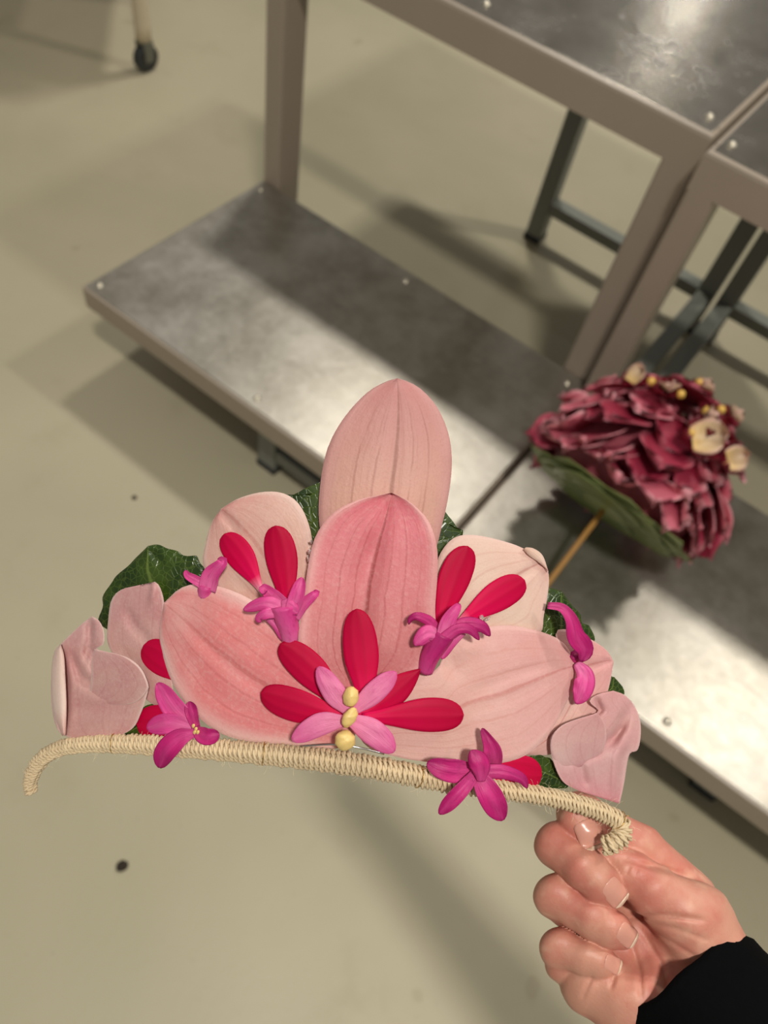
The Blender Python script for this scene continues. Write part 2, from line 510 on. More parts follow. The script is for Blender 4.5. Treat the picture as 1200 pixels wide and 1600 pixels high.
tc = Q(540, 1190, 0)
TIARA = thing('floral_tiara', tuple(tc), 'pink orchid petal tiara on a twine-wrapped band held in the hand', 'tiara')

def catmull(pts, n, closed=False):
    p = np.asarray(pts, float)
    ext = np.vstack([2 * p[0] - p[1], p, 2 * p[-1] - p[-2]])
    out = []
    for i in range(len(p) - 1):
        p0, p1, p2, p3 = ext[i:i + 4]
        for t in np.linspace(0, 1, 24, endpoint=False):
            out.append(.5 * ((2 * p1) + (-p0 + p2) * t + (2 * p0 - 5 * p1 + 4 * p2 - p3) * t * t + (-p0 + 3 * p1 - 3 * p2 + p3) * t ** 3))
    out.append(p[-1]); out = np.array(out)
    s = np.concatenate([[0], np.cumsum(np.linalg.norm(np.diff(out[:, :2], axis=0), axis=1))])
    q = np.linspace(0, s[-1], n)
    return np.stack([np.interp(q, s, out[:, k]) for k in range(out.shape[1])], 1)

def seg_dist(u, v, line):
    """distance of grid points to a px polyline and the 0..1 position along it"""
    best = np.full(u.shape, 1e9); pos = np.zeros(u.shape); n = len(line) - 1
    for i in range(n):
        a = np.array(line[i][:2], float); b = np.array(line[i + 1][:2], float); d = b - a
        t = np.clip(((u - a[0]) * d[0] + (v - a[1]) * d[1]) / (d @ d), 0, 1)
        q = np.hypot(u - a[0] - t * d[0], v - a[1] - t * d[1])
        k = q < best; best = np.where(k, q, best); pos = np.where(k, (i + t) / n, pos)
    return best, pos

def vnoise(u, v, sc, seed):
    r = np.random.default_rng(seed); out = 0 * u
    for k in range(5):
        a, b, c = r.uniform(-1, 1, 3)
        out = out + np.sin((a * u + b * v) / sc * 2.2 + c * 6)
    return out / 5

def sheet(name, U, V, Z, thick, mat, parent, label=None, uv_st=None):
    nt, ns = U.shape
    Aw = Q(U, V, Z).reshape(-1, 3); Bw = Q(U, V, Z + thick).reshape(-1, 3)
    n = nt * ns; faces = []
    for j in range(nt - 1):
        for i in range(ns - 1):
            a = j * ns + i
            faces.append((a, a + 1, a + ns + 1, a + ns)); faces.append((n + a, n + a + ns, n + a + ns + 1, n + a + 1))
    ring = list(range(ns)) + [j * ns + ns - 1 for j in range(1, nt)] + [(nt - 1) * ns + i for i in range(ns - 2, -1, -1)] + [j * ns for j in range(nt - 2, 0, -1)]
    for a, b in zip(ring, ring[1:] + ring[:1]): faces.append((b, a, n + a, n + b))
    S, T = uv_st
    uv = np.stack([S.ravel() * .5 + .5, T.ravel()], 1)
    return mk(name, np.concatenate([Aw, Bw]), faces, mat, parent, np.concatenate([uv, uv]), label=label)

def petal(name, L, R, mat, off, cup=0, tilt=0, bow=0, folds=(), ns=26, nt=34, thick=.8, rough=.12, label=None, parent=None, mid=None, rib=0, seed=1, edge=0, fmul=1.0):
    """L and R: px outlines from the base to the tip; off/cup/tilt/bow/rib in mm (positive = away)"""
    l = catmull(L, nt); r = catmull(R, nt)
    m_ = catmull(mid, nt) if mid is not None else (l + r) / 2
    s = np.linspace(-1, 1, ns)[None, :, None]
    g = np.where(s < 0, m_[:, None] + (l - m_)[:, None] * (-s), m_[:, None] + (r - m_)[:, None] * s)
    U, V = g[..., 0], g[..., 1]
    S = np.repeat(s[..., 0], nt, 0); T = np.repeat(np.linspace(0, 1, nt)[:, None], ns, 1)
    if name == 'leaf':
        jag = 1 + .035 * np.abs(S) ** 6 * np.sin(T * 46 + seed)
        U = m_[:, :1] + (U - m_[:, :1]) * jag; V = m_[:, 1:2] + (V - m_[:, 1:2]) * jag
    Z = off + cup * S ** 2 + tilt * T + bow * 4 * T * (1 - T) + rib * np.exp(-(S / .13) ** 2) * np.sin(np.pi * np.clip(T, 0, 1)) ** .5
    Z = Z + edge * np.clip((np.abs(S) - .75) / .25, 0, 1) ** 2
    for fd in folds:
        line, wd, hh = fd
        d, pos = seg_dist(U, V, line)
        Z = Z + fmul * hh * np.exp(-(d / wd) ** 2) * np.clip(np.sin(np.pi * (.08 + .84 * pos)) * 1.6, 0, 1)
    Z = Z + rough * vnoise(U, V, 40, seed) + rough * .5 * vnoise(U, V, 15, seed + 9)
    return sheet(name, U, V, Z, thick, mat, parent or TIARA, label, (S, T))

def orchid_mat(name, stops, edge, vein, vfreq=26, vamt=.35, edge_w=.25, ribc=None, ribamt=0.4, blotch=None, tr=.22):
    """stops: colours from base to tip; edge colour at both rims; fine lengthwise veins"""
    k = NT(name); sp = k.n('ShaderNodeSeparateXYZ'); k.l(k.coord('UV'), sp.inputs[0]); ob = k.coord()
    s = k.math('MULTIPLY_ADD', sp.outputs[0], 2.0, -1.0); t = sp.outputs[1]; sa = k.math('ABSOLUTE', s)
    c = k.ramp(t, [(p, lin(*q)) for p, q in stops])
    n1 = k.noise(90, 4, .6, ob); n2 = k.noise(700, 3, .6, ob)
    if blotch: c = k.mix(k.math('MULTIPLY', k.smooth(k.noise(45, 3, .55, ob), .42, .68), .55), c, lin(*blotch))
    wob = k.math('MULTIPLY_ADD', n1, .09, s)
    wv = k.math('SINE', k.math('MULTIPLY', wob, float(vfreq)))
    cv = k.n('ShaderNodeCombineXYZ'); k.l(k.math('MULTIPLY_ADD', n1, .06, k.math('MULTIPLY', sp.outputs[0], 1.0)), cv.inputs[0]); k.l(k.math('MULTIPLY', t, .05), cv.inputs[1])
    st = k.noise(34, 4, .6, cv.outputs[0])
    vv = k.math('MULTIPLY', k.smooth(wv, .86, 1.0), k.smooth(k.noise(60, 2, .5, ob), .2, .5))
    vv = k.math('MAXIMUM', vv, k.math('MULTIPLY', k.smooth(st, .5, .8), .8))
    fade = k.math('MULTIPLY', k.smooth(sa, 1.0, .5), k.smooth(t, 1.0, .8))
    c = k.mix(k.math('MULTIPLY', k.math('MULTIPLY', vv, fade), vamt), c, lin(*vein))
    e = k.math('MAXIMUM', k.smooth(sa, 1 - edge_w, 1.0), k.math('MULTIPLY', k.smooth(t, .93, 1.0), .6))
    c = k.mix(k.math('MULTIPLY', e, .85), c, lin(*edge))
    if ribc:
        rb = k.math('MULTIPLY', k.smooth(k.math('ABSOLUTE', wob if False else k.math('MULTIPLY_ADD', n1, .05, k.math('ADD', s, -.025))), .05, .0), ribamt)
        c = k.mix(rb, c, lin(*ribc))
    c = k.mix(k.math('MULTIPLY', k.smooth(n2, .45, .7), .22), c, lin(*edge))
    c = k.mix(k.math('MULTIPLY', k.smooth(k.noise(1500, 2, .5, ob), .5, .75), .16), c, lin(*vein))
    c = k.mix(k.math('MULTIPLY', k.smooth(k.noise(28, 3, .6, ob), .45, .7), .28), c, lin(*vein))
    k.set(Base_Color=c, Roughness=.48)
    k.b.inputs['Specular IOR Level'].default_value = .3
    k.b.inputs['Sheen Weight'].default_value = .08
    k.bump(k.math('ADD', k.math('MULTIPLY', st, .9), k.math('MULTIPLY', n2, .9)), .36, .0004)
    k.translucent(c, tr)
    return k.m

PALE = (232, 200, 186)
M_P1 = orchid_mat('orchid_dusty', [(0, (226, 184, 160)), (.45, (222, 174, 156)), (.8, (208, 148, 142)), (1, (204, 138, 136))], (214, 160, 156), (168, 108, 96), 22, .45, .3, (140, 84, 66), .6)
M_P2 = orchid_mat('orchid_rose', [(0, (206, 118, 120)), (.3, (220, 140, 140)), (.75, (230, 132, 142)), (1, (230, 126, 138))], (238, 186, 182), (188, 88, 94), 26, .48, .22, (150, 60, 58), .65)
M_P3 = orchid_mat('orchid_pale', [(0, (226, 178, 160)), (.5, (230, 192, 176)), (.85, (224, 172, 162)), (1, (196, 118, 116))], (236, 208, 196), (206, 144, 132), 20, .3, .2, (196, 110, 104), .45, (220, 160, 150))
M_P4 = orchid_mat('orchid_coral', [(0, (234, 154, 152)), (.4, (238, 142, 144)), (.75, (240, 168, 164)), (1, (240, 186, 180))], (242, 208, 200), (206, 108, 110), 20, .38, .32, (190, 92, 86), .4, (234, 124, 128))
M_P5 = orchid_mat('orchid_blush', [(0, (224, 172, 164)), (.4, (234, 196, 184)), (.8, (230, 172, 170)), (1, (228, 164, 164))], (240, 198, 192), (208, 140, 126), 20, .3, .16, (200, 112, 108), .5, (230, 180, 172))
M_P6 = orchid_mat('orchid_cream', [(0, (226, 190, 168)), (.5, (236, 208, 190)), (.85, (236, 200, 186)), (1, (214, 150, 146))], (238, 206, 196), (212, 160, 144), 20, .35, .15, (200, 120, 116), .5)
M_P7 = orchid_mat('orchid_mauve', [(0, (218, 160, 156)), (.4, (222, 182, 172)), (.7, (216, 164, 160)), (1, (222, 180, 176))], (234, 206, 198), (186, 112, 116), 12, .2, .12, None, 0, (206, 140, 142))
M_P8 = orchid_mat('orchid_grey_pink', [(0, (214, 140, 148)), (.25, (216, 186, 180)), (.6, (220, 172, 168)), (1, (222, 166, 166))], (230, 190, 186), (190, 120, 126), 12, .2, .1, None, 0, (212, 150, 154))

M_P9 = orchid_mat('orchid_rim', [(0, (224, 178, 166)), (.3, (236, 214, 200)), (1, (234, 206, 194))], (232, 200, 190), (222, 180, 170), 8, .15, .2)

def ray_mat():
    k = NT('crimson_ray'); sp = k.n('ShaderNodeSeparateXYZ'); k.l(k.coord('UV'), sp.inputs[0])
    s = k.math('MULTIPLY_ADD', sp.outputs[0], 2.0, -1.0); t = sp.outputs[1]
    c = k.ramp(t, [(0, lin(244, 216, 206)), (.14, lin(236, 130, 160)), (.26, lin(222, 4, 84)), (.6, lin(204, 0, 70)), (1, lin(178, 0, 54))])
    wv = k.math('SINE', k.math('MULTIPLY', s, 9.0))
    c = k.mix(k.math('MULTIPLY', k.smooth(wv, .2, 1), .16), c, lin(150, 0, 38))
    n = k.noise(260, 3, .6, k.coord()); c = k.mix(k.math('MULTIPLY', n, .2), c, lin(214, 0, 58))
    k.set(Base_Color=c, Roughness=.55); k.b.inputs['Specular IOR Level'].default_value = .14
    k.bump(wv, .1, .0004); k.translucent(c, .12)
    return k.m
M_RAY = ray_mat()
def ray_mat2():
    k = NT('crimson_ray_dark'); sp = k.n('ShaderNodeSeparateXYZ'); k.l(k.coord('UV'), sp.inputs[0])
    s = k.math('MULTIPLY_ADD', sp.outputs[0], 2.0, -1.0); t = sp.outputs[1]
    c = k.ramp(t, [(0, lin(226, 20, 90)), (.3, lin(202, 0, 66)), (1, lin(176, 0, 50))])
    wv = k.math('SINE', k.math('MULTIPLY', s, 9.0))
    c = k.mix(k.math('MULTIPLY', k.smooth(wv, .2, 1), .16), c, lin(146, 0, 36))
    k.set(Base_Color=c, Roughness=.55); k.b.inputs['Specular IOR Level'].default_value = .14
    k.bump(wv, .1, .0004); k.translucent(c, .12)
    return k.m
M_RAYD = ray_mat2()

def hya_mat(name, base, mid, tip, vein):
    k = NT(name); sp = k.n('ShaderNodeSeparateXYZ'); k.l(k.coord('UV'), sp.inputs[0])
    s = k.math('ABSOLUTE', k.math('MULTIPLY_ADD', sp.outputs[0], 2.0, -1.0)); t = sp.outputs[1]
    c = k.ramp(t, [(0, lin(*base)), (.5, lin(*mid)), (1, lin(*tip))])
    c = k.mix(k.math('MULTIPLY', k.smooth(s, .55, 0.0), .35), c, lin(*base))
    cv = k.n('ShaderNodeCombineXYZ'); k.l(sp.outputs[0], cv.inputs[0]); k.l(k.math('MULTIPLY', t, .12), cv.inputs[1]); k.l(k.noise(40, 1, .5, k.coord()), cv.inputs[2])
    n = k.noise(14, 4, .6, cv.outputs[0]); n2 = k.noise(260, 3, .6, k.coord())
    c = k.mix(k.math('MULTIPLY', k.smooth(n, .45, .75), .5), c, lin(*vein))
    c = k.mix(k.math('MULTIPLY', k.smooth(n2, .5, .8), .3), c, lin(*base))
    c = k.mix(k.math('MULTIPLY', k.smooth(s, .82, 1.0), .45), c, lin(*vein))
    k.set(Base_Color=c, Roughness=.45); k.b.inputs['Specular IOR Level'].default_value = .3
    k.bump(k.math('ADD', n, n2), .35, .0006); k.translucent(c, .2)
    return k.m
M_H1 = hya_mat('hyacinth_pink', (236, 122, 176), (232, 82, 156), (216, 58, 138), (186, 36, 112))
M_H2 = hya_mat('hyacinth_magenta', (218, 78, 146), (202, 38, 120), (166, 20, 98), (140, 12, 84))
M_H3 = hya_mat('hyacinth_pale', (240, 142, 182), (236, 132, 176), (222, 90, 152), (212, 82, 144))

def leaf_mat():
    k = NT('glossy_leaf'); sp = k.n('ShaderNodeSeparateXYZ'); k.l(k.coord('UV'), sp.inputs[0]); ob = k.coord()
    v = k.n('ShaderNodeTexVoronoi', feature='DISTANCE_TO_EDGE'); v.inputs['Scale'].default_value = 420; k.l(ob, v.inputs['Vector'])
    n = k.noise(80, 4, .6, ob)
    c = k.mix(k.smooth(n, .35, .7), lin(30, 50, 12), lin(60, 80, 24))
    vn = k.smooth(v.outputs['Distance'], .10, .0)
    c = k.mix(k.math('MULTIPLY', vn, .28), c, lin(104, 124, 50))
    s = k.math('ABSOLUTE', k.math('MULTIPLY_ADD', sp.outputs[0], 2.0, -1.0))
    c = k.mix(k.math('MULTIPLY', k.smooth(s, .06, 0), .6), c, lin(120, 138, 66))
    k.set(Base_Color=c, Roughness=.3); k.bump(k.math('ADD', n, k.math('MULTIPLY', vn, -.4)), .4, .0006); k.translucent(c, .08)
    return k.m
M_LEAF = leaf_mat()
M_BEAD = simple('yellow_seed', (226, 194, 120), .5, 0, 300, .22, (.3, .0006))
M_GOLD = simple('gold_wire', (206, 164, 88), .3, 1.0)
M_TWINE = simple('jute_twine', (208, 186, 150), .85, 0, 500, .22, (.4, .0006))
M_FUZZ = simple('jute_fibre', (236, 218, 180), .8)
M_GLUE = NT('clear_glue'); M_GLUE.set(Base_Color=(1, 1, 1, 1), Roughness=.08, Transmission_Weight=.9); M_GLUE = M_GLUE.m
M_WIRE = simple('silver_wire', (200, 200, 196), .25, 1.0)

# ---- leaves behind
def leaf(L, R, off, label=None, **kw):
    return petal('leaf', L, R, M_LEAF, off, label=label, thick=.5, nt=60, **kw)
leaf([(290, 1000), (200, 1010), (165, 985), (156, 962), (170, 915), (204, 880), (231, 853)],
     [(290, 1000), (312, 925), (317, 884), (306, 870), (292, 868), (264, 857), (245, 851), (231, 853)], 7, 'dark green leaf at the left shoulder', cup=2,
     folds=[([(158, 960), (175, 910), (205, 880)], 9, -1.5), ([(235, 860), (255, 885)], 6, 1.0)], seed=3)
leaf([(560, 950), (480, 860), (449, 780), (456, 774), (480, 762), (505, 751)], [(560, 950), (590, 860), (570, 800), (540, 760), (520, 750), (505, 751)], 8, seed=4)
leaf([(600, 950), (600, 860), (640, 800), (668, 785), (690, 792)], [(600, 950), (690, 890), (722, 834), (716, 826), (700, 805), (690, 792)], 8, seed=5)
leaf([(800, 1060), (820, 980), (838, 930), (858, 919), (878, 924)], [(800, 1060), (880, 1040), (915, 1012), (928, 1003), (922, 978), (912, 986), (908, 962), (896, 948), (878, 924)], 6, cup=2, seed=6)
leaf([(900, 1130), (925, 1080), (948, 1058), (960, 1058)], [(900, 1130), (945, 1100), (974, 1086), (973, 1074), (960, 1058)], 5, seed=7)
leaf([(800, 1190), (830, 1225), (880, 1232), (890, 1225)], [(800, 1190), (840, 1180), (868, 1192), (890, 1225)], 2.5, seed=8)
leaf([(260, 1090), (215, 1110), (180, 1140), (150, 1163)], [(260, 1090), (250, 1140), (200, 1160), (150, 1163)], 4, seed=9)

# ---- orchid petals
petal('orchid_petal', [(560, 960), (515, 890), (499, 820), (500, 760), (512, 700), (538, 652), (574, 613), (604, 596), (621, 591)],
      [(600, 960), (670, 880), (692, 815), (703, 760), (706, 715), (700, 675), (683, 636), (658, 608), (637, 596), (621, 591)],
      M_P1, 3.5, cup=2.2, tilt=4, bow=-1.5, rib=.7, seed=11, label='tall dusty pink petal at the top',
      mid=[(580, 960), (596, 880), (607, 800), (616, 730), (622, 670), (622, 620), (621, 591)])
petal('orchid_petal', [(470, 960), (400, 960), (345, 925), (318, 885), (321, 850), (330, 818), (345, 795)],
      [(470, 960), (484, 905), (488, 850), (480, 812), (464, 784), (440, 770), (408, 769), (372, 779), (345, 795)],
      M_P3, 3.0, cup=1.5, tilt=-1.0, bow=-1.5, seed=12, folds=[([(345, 800), (372, 830)], 6, 1.2), ([(365, 905), (395, 930), (440, 950)], 6, .9)], label='pale pink petal left of the tall petals')
petal('orchid_petal', [(690, 1010), (676, 950), (682, 885), (692, 858), (712, 839), (742, 836), (785, 845), (818, 857), (850, 878)],
      [(690, 1010), (760, 1010), (838, 995), (850, 960), (857, 920), (857, 895), (850, 878)],
      M_P6, 3.0, cup=1.5, tilt=-1.0, bow=-1.5, seed=13, folds=[([(808, 905), (848, 878)], 6, 1.2)], label='pale cream-pink petal right of the tall petals')
petal('petal_flap', [(818, 858), (826, 868), (842, 879), (857, 893)], [(822, 855), (834, 857), (848, 868), (857, 893)], M_P6, .2, ns=10, nt=12, cup=.8, seed=14)
petal('orchid_petal', [(556, 1085), (490, 1055), (466, 1010), (474, 940), (482, 880), (494, 836), (520, 802), (560, 781), (592, 774), (612, 770)],
      [(566, 1085), (650, 1055), (680, 1010), (680, 950), (684, 890), (682, 850), (670, 815), (650, 792), (632, 779), (612, 770)],
      M_P2, .8, cup=-2.4, tilt=1.5, bow=-3.0, rib=1.6, seed=15, label='rose pink veined petal in the centre',
      mid=[(560, 1085), (566, 1010), (574, 940), (586, 870), (603, 810), (612, 770)],
      folds=[([(560, 1060), (555, 980), (566, 900), (592, 830)], 15, 1.8)])
petal('orchid_petal', [(562, 1138), (535, 1168), (480, 1167), (440, 1163), (395, 1160), (345, 1146), (304, 1115), (272, 1072), (256, 1030), (249, 990), (256, 942)],
      [(562, 1138), (522, 1055), (482, 1010), (434, 964), (385, 933), (345, 917), (312, 912), (282, 919), (256, 942)],
      M_P4, -.8, cup=1.8, tilt=1.5, bow=-2.0, seed=16, label='large coral pink petal at the left',
      folds=[([(300, 980), (350, 1030), (420, 1080), (480, 1110)], 10, .9), ([(390, 1015), (440, 1000)], 7, .8), ([(270, 1000), (340, 1090), (430, 1130)], 8, .4)])
petal('orchid_petal', [(552, 1138), (605, 1072), (650, 1052), (680, 1048), (690, 1032), (700, 1006), (738, 985), (790, 977), (842, 986), (880, 1004), (903, 1040)],
      [(552, 1138), (575, 1168), (610, 1180), (655, 1189), (715, 1194), (780, 1193), (825, 1178), (858, 1145), (882, 1105), (896, 1070), (903, 1040)],
      M_P5, -.8, cup=1.8, tilt=1.5, bow=-2.0, seed=17, label='large blush pink petal at the right',
      folds=[([(710, 1000), (700, 1030), (715, 1060)], 12, 1.6), ([(740, 1085), (800, 1055), (850, 1040)], 7, .9), ([(730, 1110), (800, 1090), (860, 1065)], 6, .5), ([(690, 1020), (735, 1010), (760, 1015)], 9, -.9)])
# side petals, left
petal('orchid_petal', [(275, 1120), (225, 1090), (185, 1035), (168, 1004), (169, 970), (174, 938), (190, 921), (222, 914)],
      [(275, 1120), (268, 1060), (254, 1000), (257, 950), (252, 922), (243, 909), (236, 914), (222, 914)],
      M_P7, 2.5, cup=.8, seed=18, fmul=1.5, folds=[([(196, 955), (215, 985), (232, 1000)], 6, 1.2), ([(243, 912), (236, 940)], 5, -1.2), ([(190, 1020), (215, 1040), (240, 1100)], 12, .9)], label='mauve pink petal at the left side')
petal('orchid_petal', [(150, 1158), (108, 1152), (90, 1140), (81, 1105), (80, 1060), (85, 1020), (98, 1003), (122, 980), (143, 963)],
      [(165, 1158), (205, 1140), (220, 1115), (230, 1085), (231, 1068), (220, 1044), (196, 1026), (152, 1015), (162, 1006), (162, 985), (154, 969), (143, 963)],
      M_P7, -1.0, cup=.5, seed=19, fmul=1.7, ns=44, nt=50,
      folds=[([(96, 1020), (103, 1060), (102, 1110), (98, 1145)], 5, 2.6), ([(86, 1040), (84, 1090), (92, 1140)], 10, -1.6), ([(140, 970), (140, 1000), (134, 1032)], 6, 1.6), ([(112, 1025), (125, 1058), (160, 1080), (215, 1085)], 8, 1.6), ([(148, 1012), (146, 1050)], 6, 1.5), ([(110, 1110), (160, 1105), (210, 1100)], 10, .7)], label='folded pale mauve petal at the far left')
petal('petal_fold', [(97, 1150), (84, 1112), (80, 1060), (84, 1022), (95, 1006)], [(103, 1148), (104, 1100), (102, 1055), (100, 1024), (95, 1006)], M_P9, -5.2, cup=1.8, ns=12, nt=30, seed=51, label='rolled pale rim of the folded petal')
petal('petal_fold', [(140, 1100), (142, 1060), (144, 1030), (147, 1014)], [(140, 1100), (205, 1100), (231, 1078), (229, 1062), (217, 1042), (192, 1025), (165, 1018), (147, 1014)], M_P7, .6, cup=.3, tilt=-4.6, ns=24, nt=26, seed=52)
# side petals, right
petal('orchid_petal', [(820, 1180), (860, 1110), (880, 1040), (868, 990), (888, 984), (925, 1000), (948, 1016), (959, 1034)],
      [(820, 1180), (872, 1175), (920, 1130), (942, 1102), (952, 1072), (959, 1034)],
      M_P5, 2.5, cup=.8, seed=20, folds=[([(915, 1045), (935, 1040), (956, 1032)], 6, 1.2), ([(880, 1010), (925, 1030)], 10, -.7)], label='blush petal behind the right side')
petal('orchid_petal', [(905, 1236), (880, 1222), (866, 1195), (859, 1165), (864, 1146), (888, 1128), (926, 1116), (935, 1110), (921, 1096), (934, 1085), (958, 1079)],
      [(968, 1256), (975, 1225), (983, 1180), (996, 1172), (1001, 1150), (1000, 1125), (991, 1102), (976, 1086), (958, 1079)],
      M_P8, -1.2, cup=.6, seed=21, fmul=1.7, ns=44, nt=50,
      folds=[([(985, 1105), (962, 1150), (930, 1175), (885, 1190)], 9, 1.6), ([(978, 1150), (962, 1185), (958, 1240)], 8, -1.0), ([(930, 1090), (938, 1110), (925, 1125)], 5, 1.4), ([(975, 1135), (955, 1160)], 5, 1.5), ([(905, 1190), (915, 1230)], 8, 1.0)], label='folded grey-pink petal at the far right')

petal('petal_fold', [(925, 1195), (880, 1200), (862, 1178), (861, 1155), (872, 1138), (892, 1127), (934, 1114)], [(925, 1195), (945, 1165), (946, 1135), (934, 1114)], M_P8, .8, cup=.3, tilt=-4.8, ns=22, nt=26, seed=53)
# ---- crimson ray petals
def ray(base, tip, wd, off, bw=.28, bend=0, mat=None, tilt=0, cup=.7, pk=.66, seed=1, pointed=0):
    b = np.array(base, float); t_ = np.array(tip, float); d = t_ - b; n_ = np.array([-d[1], d[0]]) / np.linalg.norm(d)
    T = np.concatenate([np.linspace(0, .8, 12), np.linspace(.84, 1, 9)])
    L = []; R = []
    for t in T:
        x = min(t / pk, 1); wdt = wd / 2 * (bw + (1 - bw) * (3 * x * x - 2 * x ** 3))
        if t > pk: wdt *= math.sqrt(max(0, 1 - ((t - pk) / (1 - pk)) ** 2.6)) if not pointed else (1 - ((t - pk) / (1 - pk)) ** 1.6)
        c = b + d * t + n_ * bend * 4 * t * (1 - t)
        L.append(c + n_ * wdt); R.append(c - n_ * wdt)
    return petal('ray_petal', R, L, mat or M_RAYD, off, cup=cup, tilt=tilt, ns=14, nt=24, thick=.5, rough=.08, seed=seed, label='crimson ray petal')
ray((412, 930), (350, 834), 44, -.5, .2, mat=M_RAY, seed=31, bend=3)
ray((450, 962), (430, 821), 50, -1.2, .3, mat=M_RAYD, seed=32, bend=3)
ray((684, 992), (731, 853), 50, -.8, .3, mat=M_RAYD, seed=33, bend=-4)
ray((702, 984), (820, 906), 48, -1.0, .14, mat=M_RAY, seed=34, bend=-2, pk=.7)
ray((572, 1092), (557, 951), 55, -6.0, .5, seed=35, pk=.5)
ray((540, 1108), (438, 1005), 52, -5.0, .4, seed=36, bend=4, pk=.6)
ray((545, 1122), (407, 1082), 52, -5.6, .4, seed=37, bend=-4, pk=.6)
ray((560, 1120), (659, 1044), 44, -4.2, .4, seed=38, bend=3, pk=.55, pointed=1)
ray((566, 1122), (725, 1117), 54, -5.6, .3, seed=39, bend=-2, mat=M_RAYD, pk=.68)
ray((300, 1062), (224, 1008), 52, 1.0, .5, seed=40, pk=.6)
ray((300, 1125), (213, 1132), 56, 1.2, .5, seed=41, pk=.6)
ray((752, 1202), (847, 1212), 58, -.4, .5, seed=42, pk=.6)

# ---- hyacinth florets
def strap(name, pts, wds, mat, parent, cup=-.35, roll=0, thick=.45, ns=13, nt=22, seed=1, ruf=0.03):
    """curled strap petal. pts: (u, v, z mm); wds: px widths along it; cup: edge lift towards the viewer (fraction of the width)"""
    p = catmull([(a, b, c / PX) for a, b, c in pts], nt)
    T = np.gradient(p, axis=0); T /= np.linalg.norm(T, axis=1)[:, None] + 1e-9
    N = np.array([0, 0, -1.0])
    S = np.cross(T, N); S /= np.linalg.norm(S, axis=1)[:, None] + 1e-9
    Nn = np.cross(S, T)
    ro = np.radians(np.interp(np.linspace(0, 1, nt), np.linspace(0, 1, 2), roll if isinstance(roll, tuple) else (roll, roll)))[:, None]
    S, Nn = S * np.cos(ro) + Nn * np.sin(ro), Nn * np.cos(ro) - S * np.sin(ro)
    wds = list(wds); wds[-1] = max(wds[-1], .62 * wds[-2])
    x_ = np.linspace(0, 1, len(wds)); q_ = np.linspace(0, 1, nt)
    wd = np.interp(q_, x_, wds); wd = np.convolve(np.pad(wd, 3, mode='edge'), np.ones(7) / 7, 'valid')
    wd = (wd * np.sqrt(np.clip(1 - np.clip((q_ - .72) / .285, 0, 1) ** 2.2, .004, 1)))[:, None] / 2
    wd = np.maximum(wd, .8)
    s = np.linspace(-1, 1, ns)
    ruff = ruf * np.sin(np.linspace(0, 9, nt)[:, None] * 1.3 + seed + 3 * s[None, :])
    G = p[:, None] + S[:, None] * (wd[:, None] * s[None, :, None]) - Nn[:, None] * ((cup * wd)[:, None] * (s ** 2 + .35 * np.exp(-(s / .22) ** 2))[None, :, None]) + Nn[:, None] * (wd * ruff)[..., None]
    # cup < 0 lifts the edges towards the viewer
    B = G - Nn[:, None] * (thick / PX)
    n = nt * ns; faces = []
    for j in range(nt - 1):
        for i in range(ns - 1):
            a = j * ns + i
            faces.append((a, a + 1, a + ns + 1, a + ns)); faces.append((n + a, n + a + ns, n + a + ns + 1, n + a + 1))
    ring = list(range(ns)) + [j * ns + ns - 1 for j in range(1, nt)] + [(nt - 1) * ns + i for i in range(ns - 2, -1, -1)] + [j * ns for j in range(nt - 2, 0, -1)]
    for a, b in zip(ring, ring[1:] + ring[:1]): faces.append((b, a, n + a, n + b))
    A = np.concatenate([G.reshape(-1, 3), B.reshape(-1, 3)])
    Wd = Q(A[:, 0], A[:, 1], A[:, 2] * PX)
    tt = np.repeat(np.linspace(0, 1, nt)[:, None], ns, 1).ravel(); ss = np.repeat((s * .5 + .5)[None], nt, 0).ravel()
    uv = np.stack([ss, tt], 1)
    return mk(name, Wd, faces, mat, parent, np.concatenate([uv, uv]))

def qtube(name, pts, rads, mat, parent, n=14, nt=16, label=None):
    p = catmull(pts, nt); r = catmull(np.stack([np.linspace(0, 1, len(rads)), rads], 1), nt)[:, 1] * PX * MM
    v, f = tube(Q(p[:, 0], p[:, 1], p[:, 2]), r, n)
    uv = [(k / n, i / (nt - 1)) for i in range(nt) for k in range(n)]
    return mk(name, v, f, mat, parent, uv, label=label)

def qball(name, u, v, z, ru, rv, ang, mat, parent, seed=0, lump=.1):
    """lumpy ellipsoid (px radii)"""
    n, mth = 18, 12; vs_ = []; fs_ = []
    ca, sa = math.cos(math.radians(ang)), math.sin(math.radians(ang)); rz = min(ru, rv) * .9
    for j in range(mth + 1):
        th = math.pi * j / mth
        for i in range(n):
            ph = 2 * math.pi * i / n
            d = np.array([math.sin(th) * math.cos(ph), math.sin(th) * math.sin(ph), math.cos(th)])
            k = 1 + lump * math.sin(3 * d[0] + 2 * d[1] * 2 + seed) * math.cos(4 * d[1] + seed * 2 + d[2] * 3)
            a, b, c = d[0] * ru * k, d[1] * rv * k, d[2] * rz * k
            vs_.append((u + a * ca - b * sa, v + a * sa + b * ca, z + c * PX))
    for j in range(mth):
        for i in range(n):
            i2 = (i + 1) % n
            fs_.append((j * n + i, j * n + i2, (j + 1) * n + i2, (j + 1) * n + i))
    A = np.array(vs_)
    return mk(name, Q(A[:, 0], A[:, 1], A[:, 2]), fs_, mat, parent)

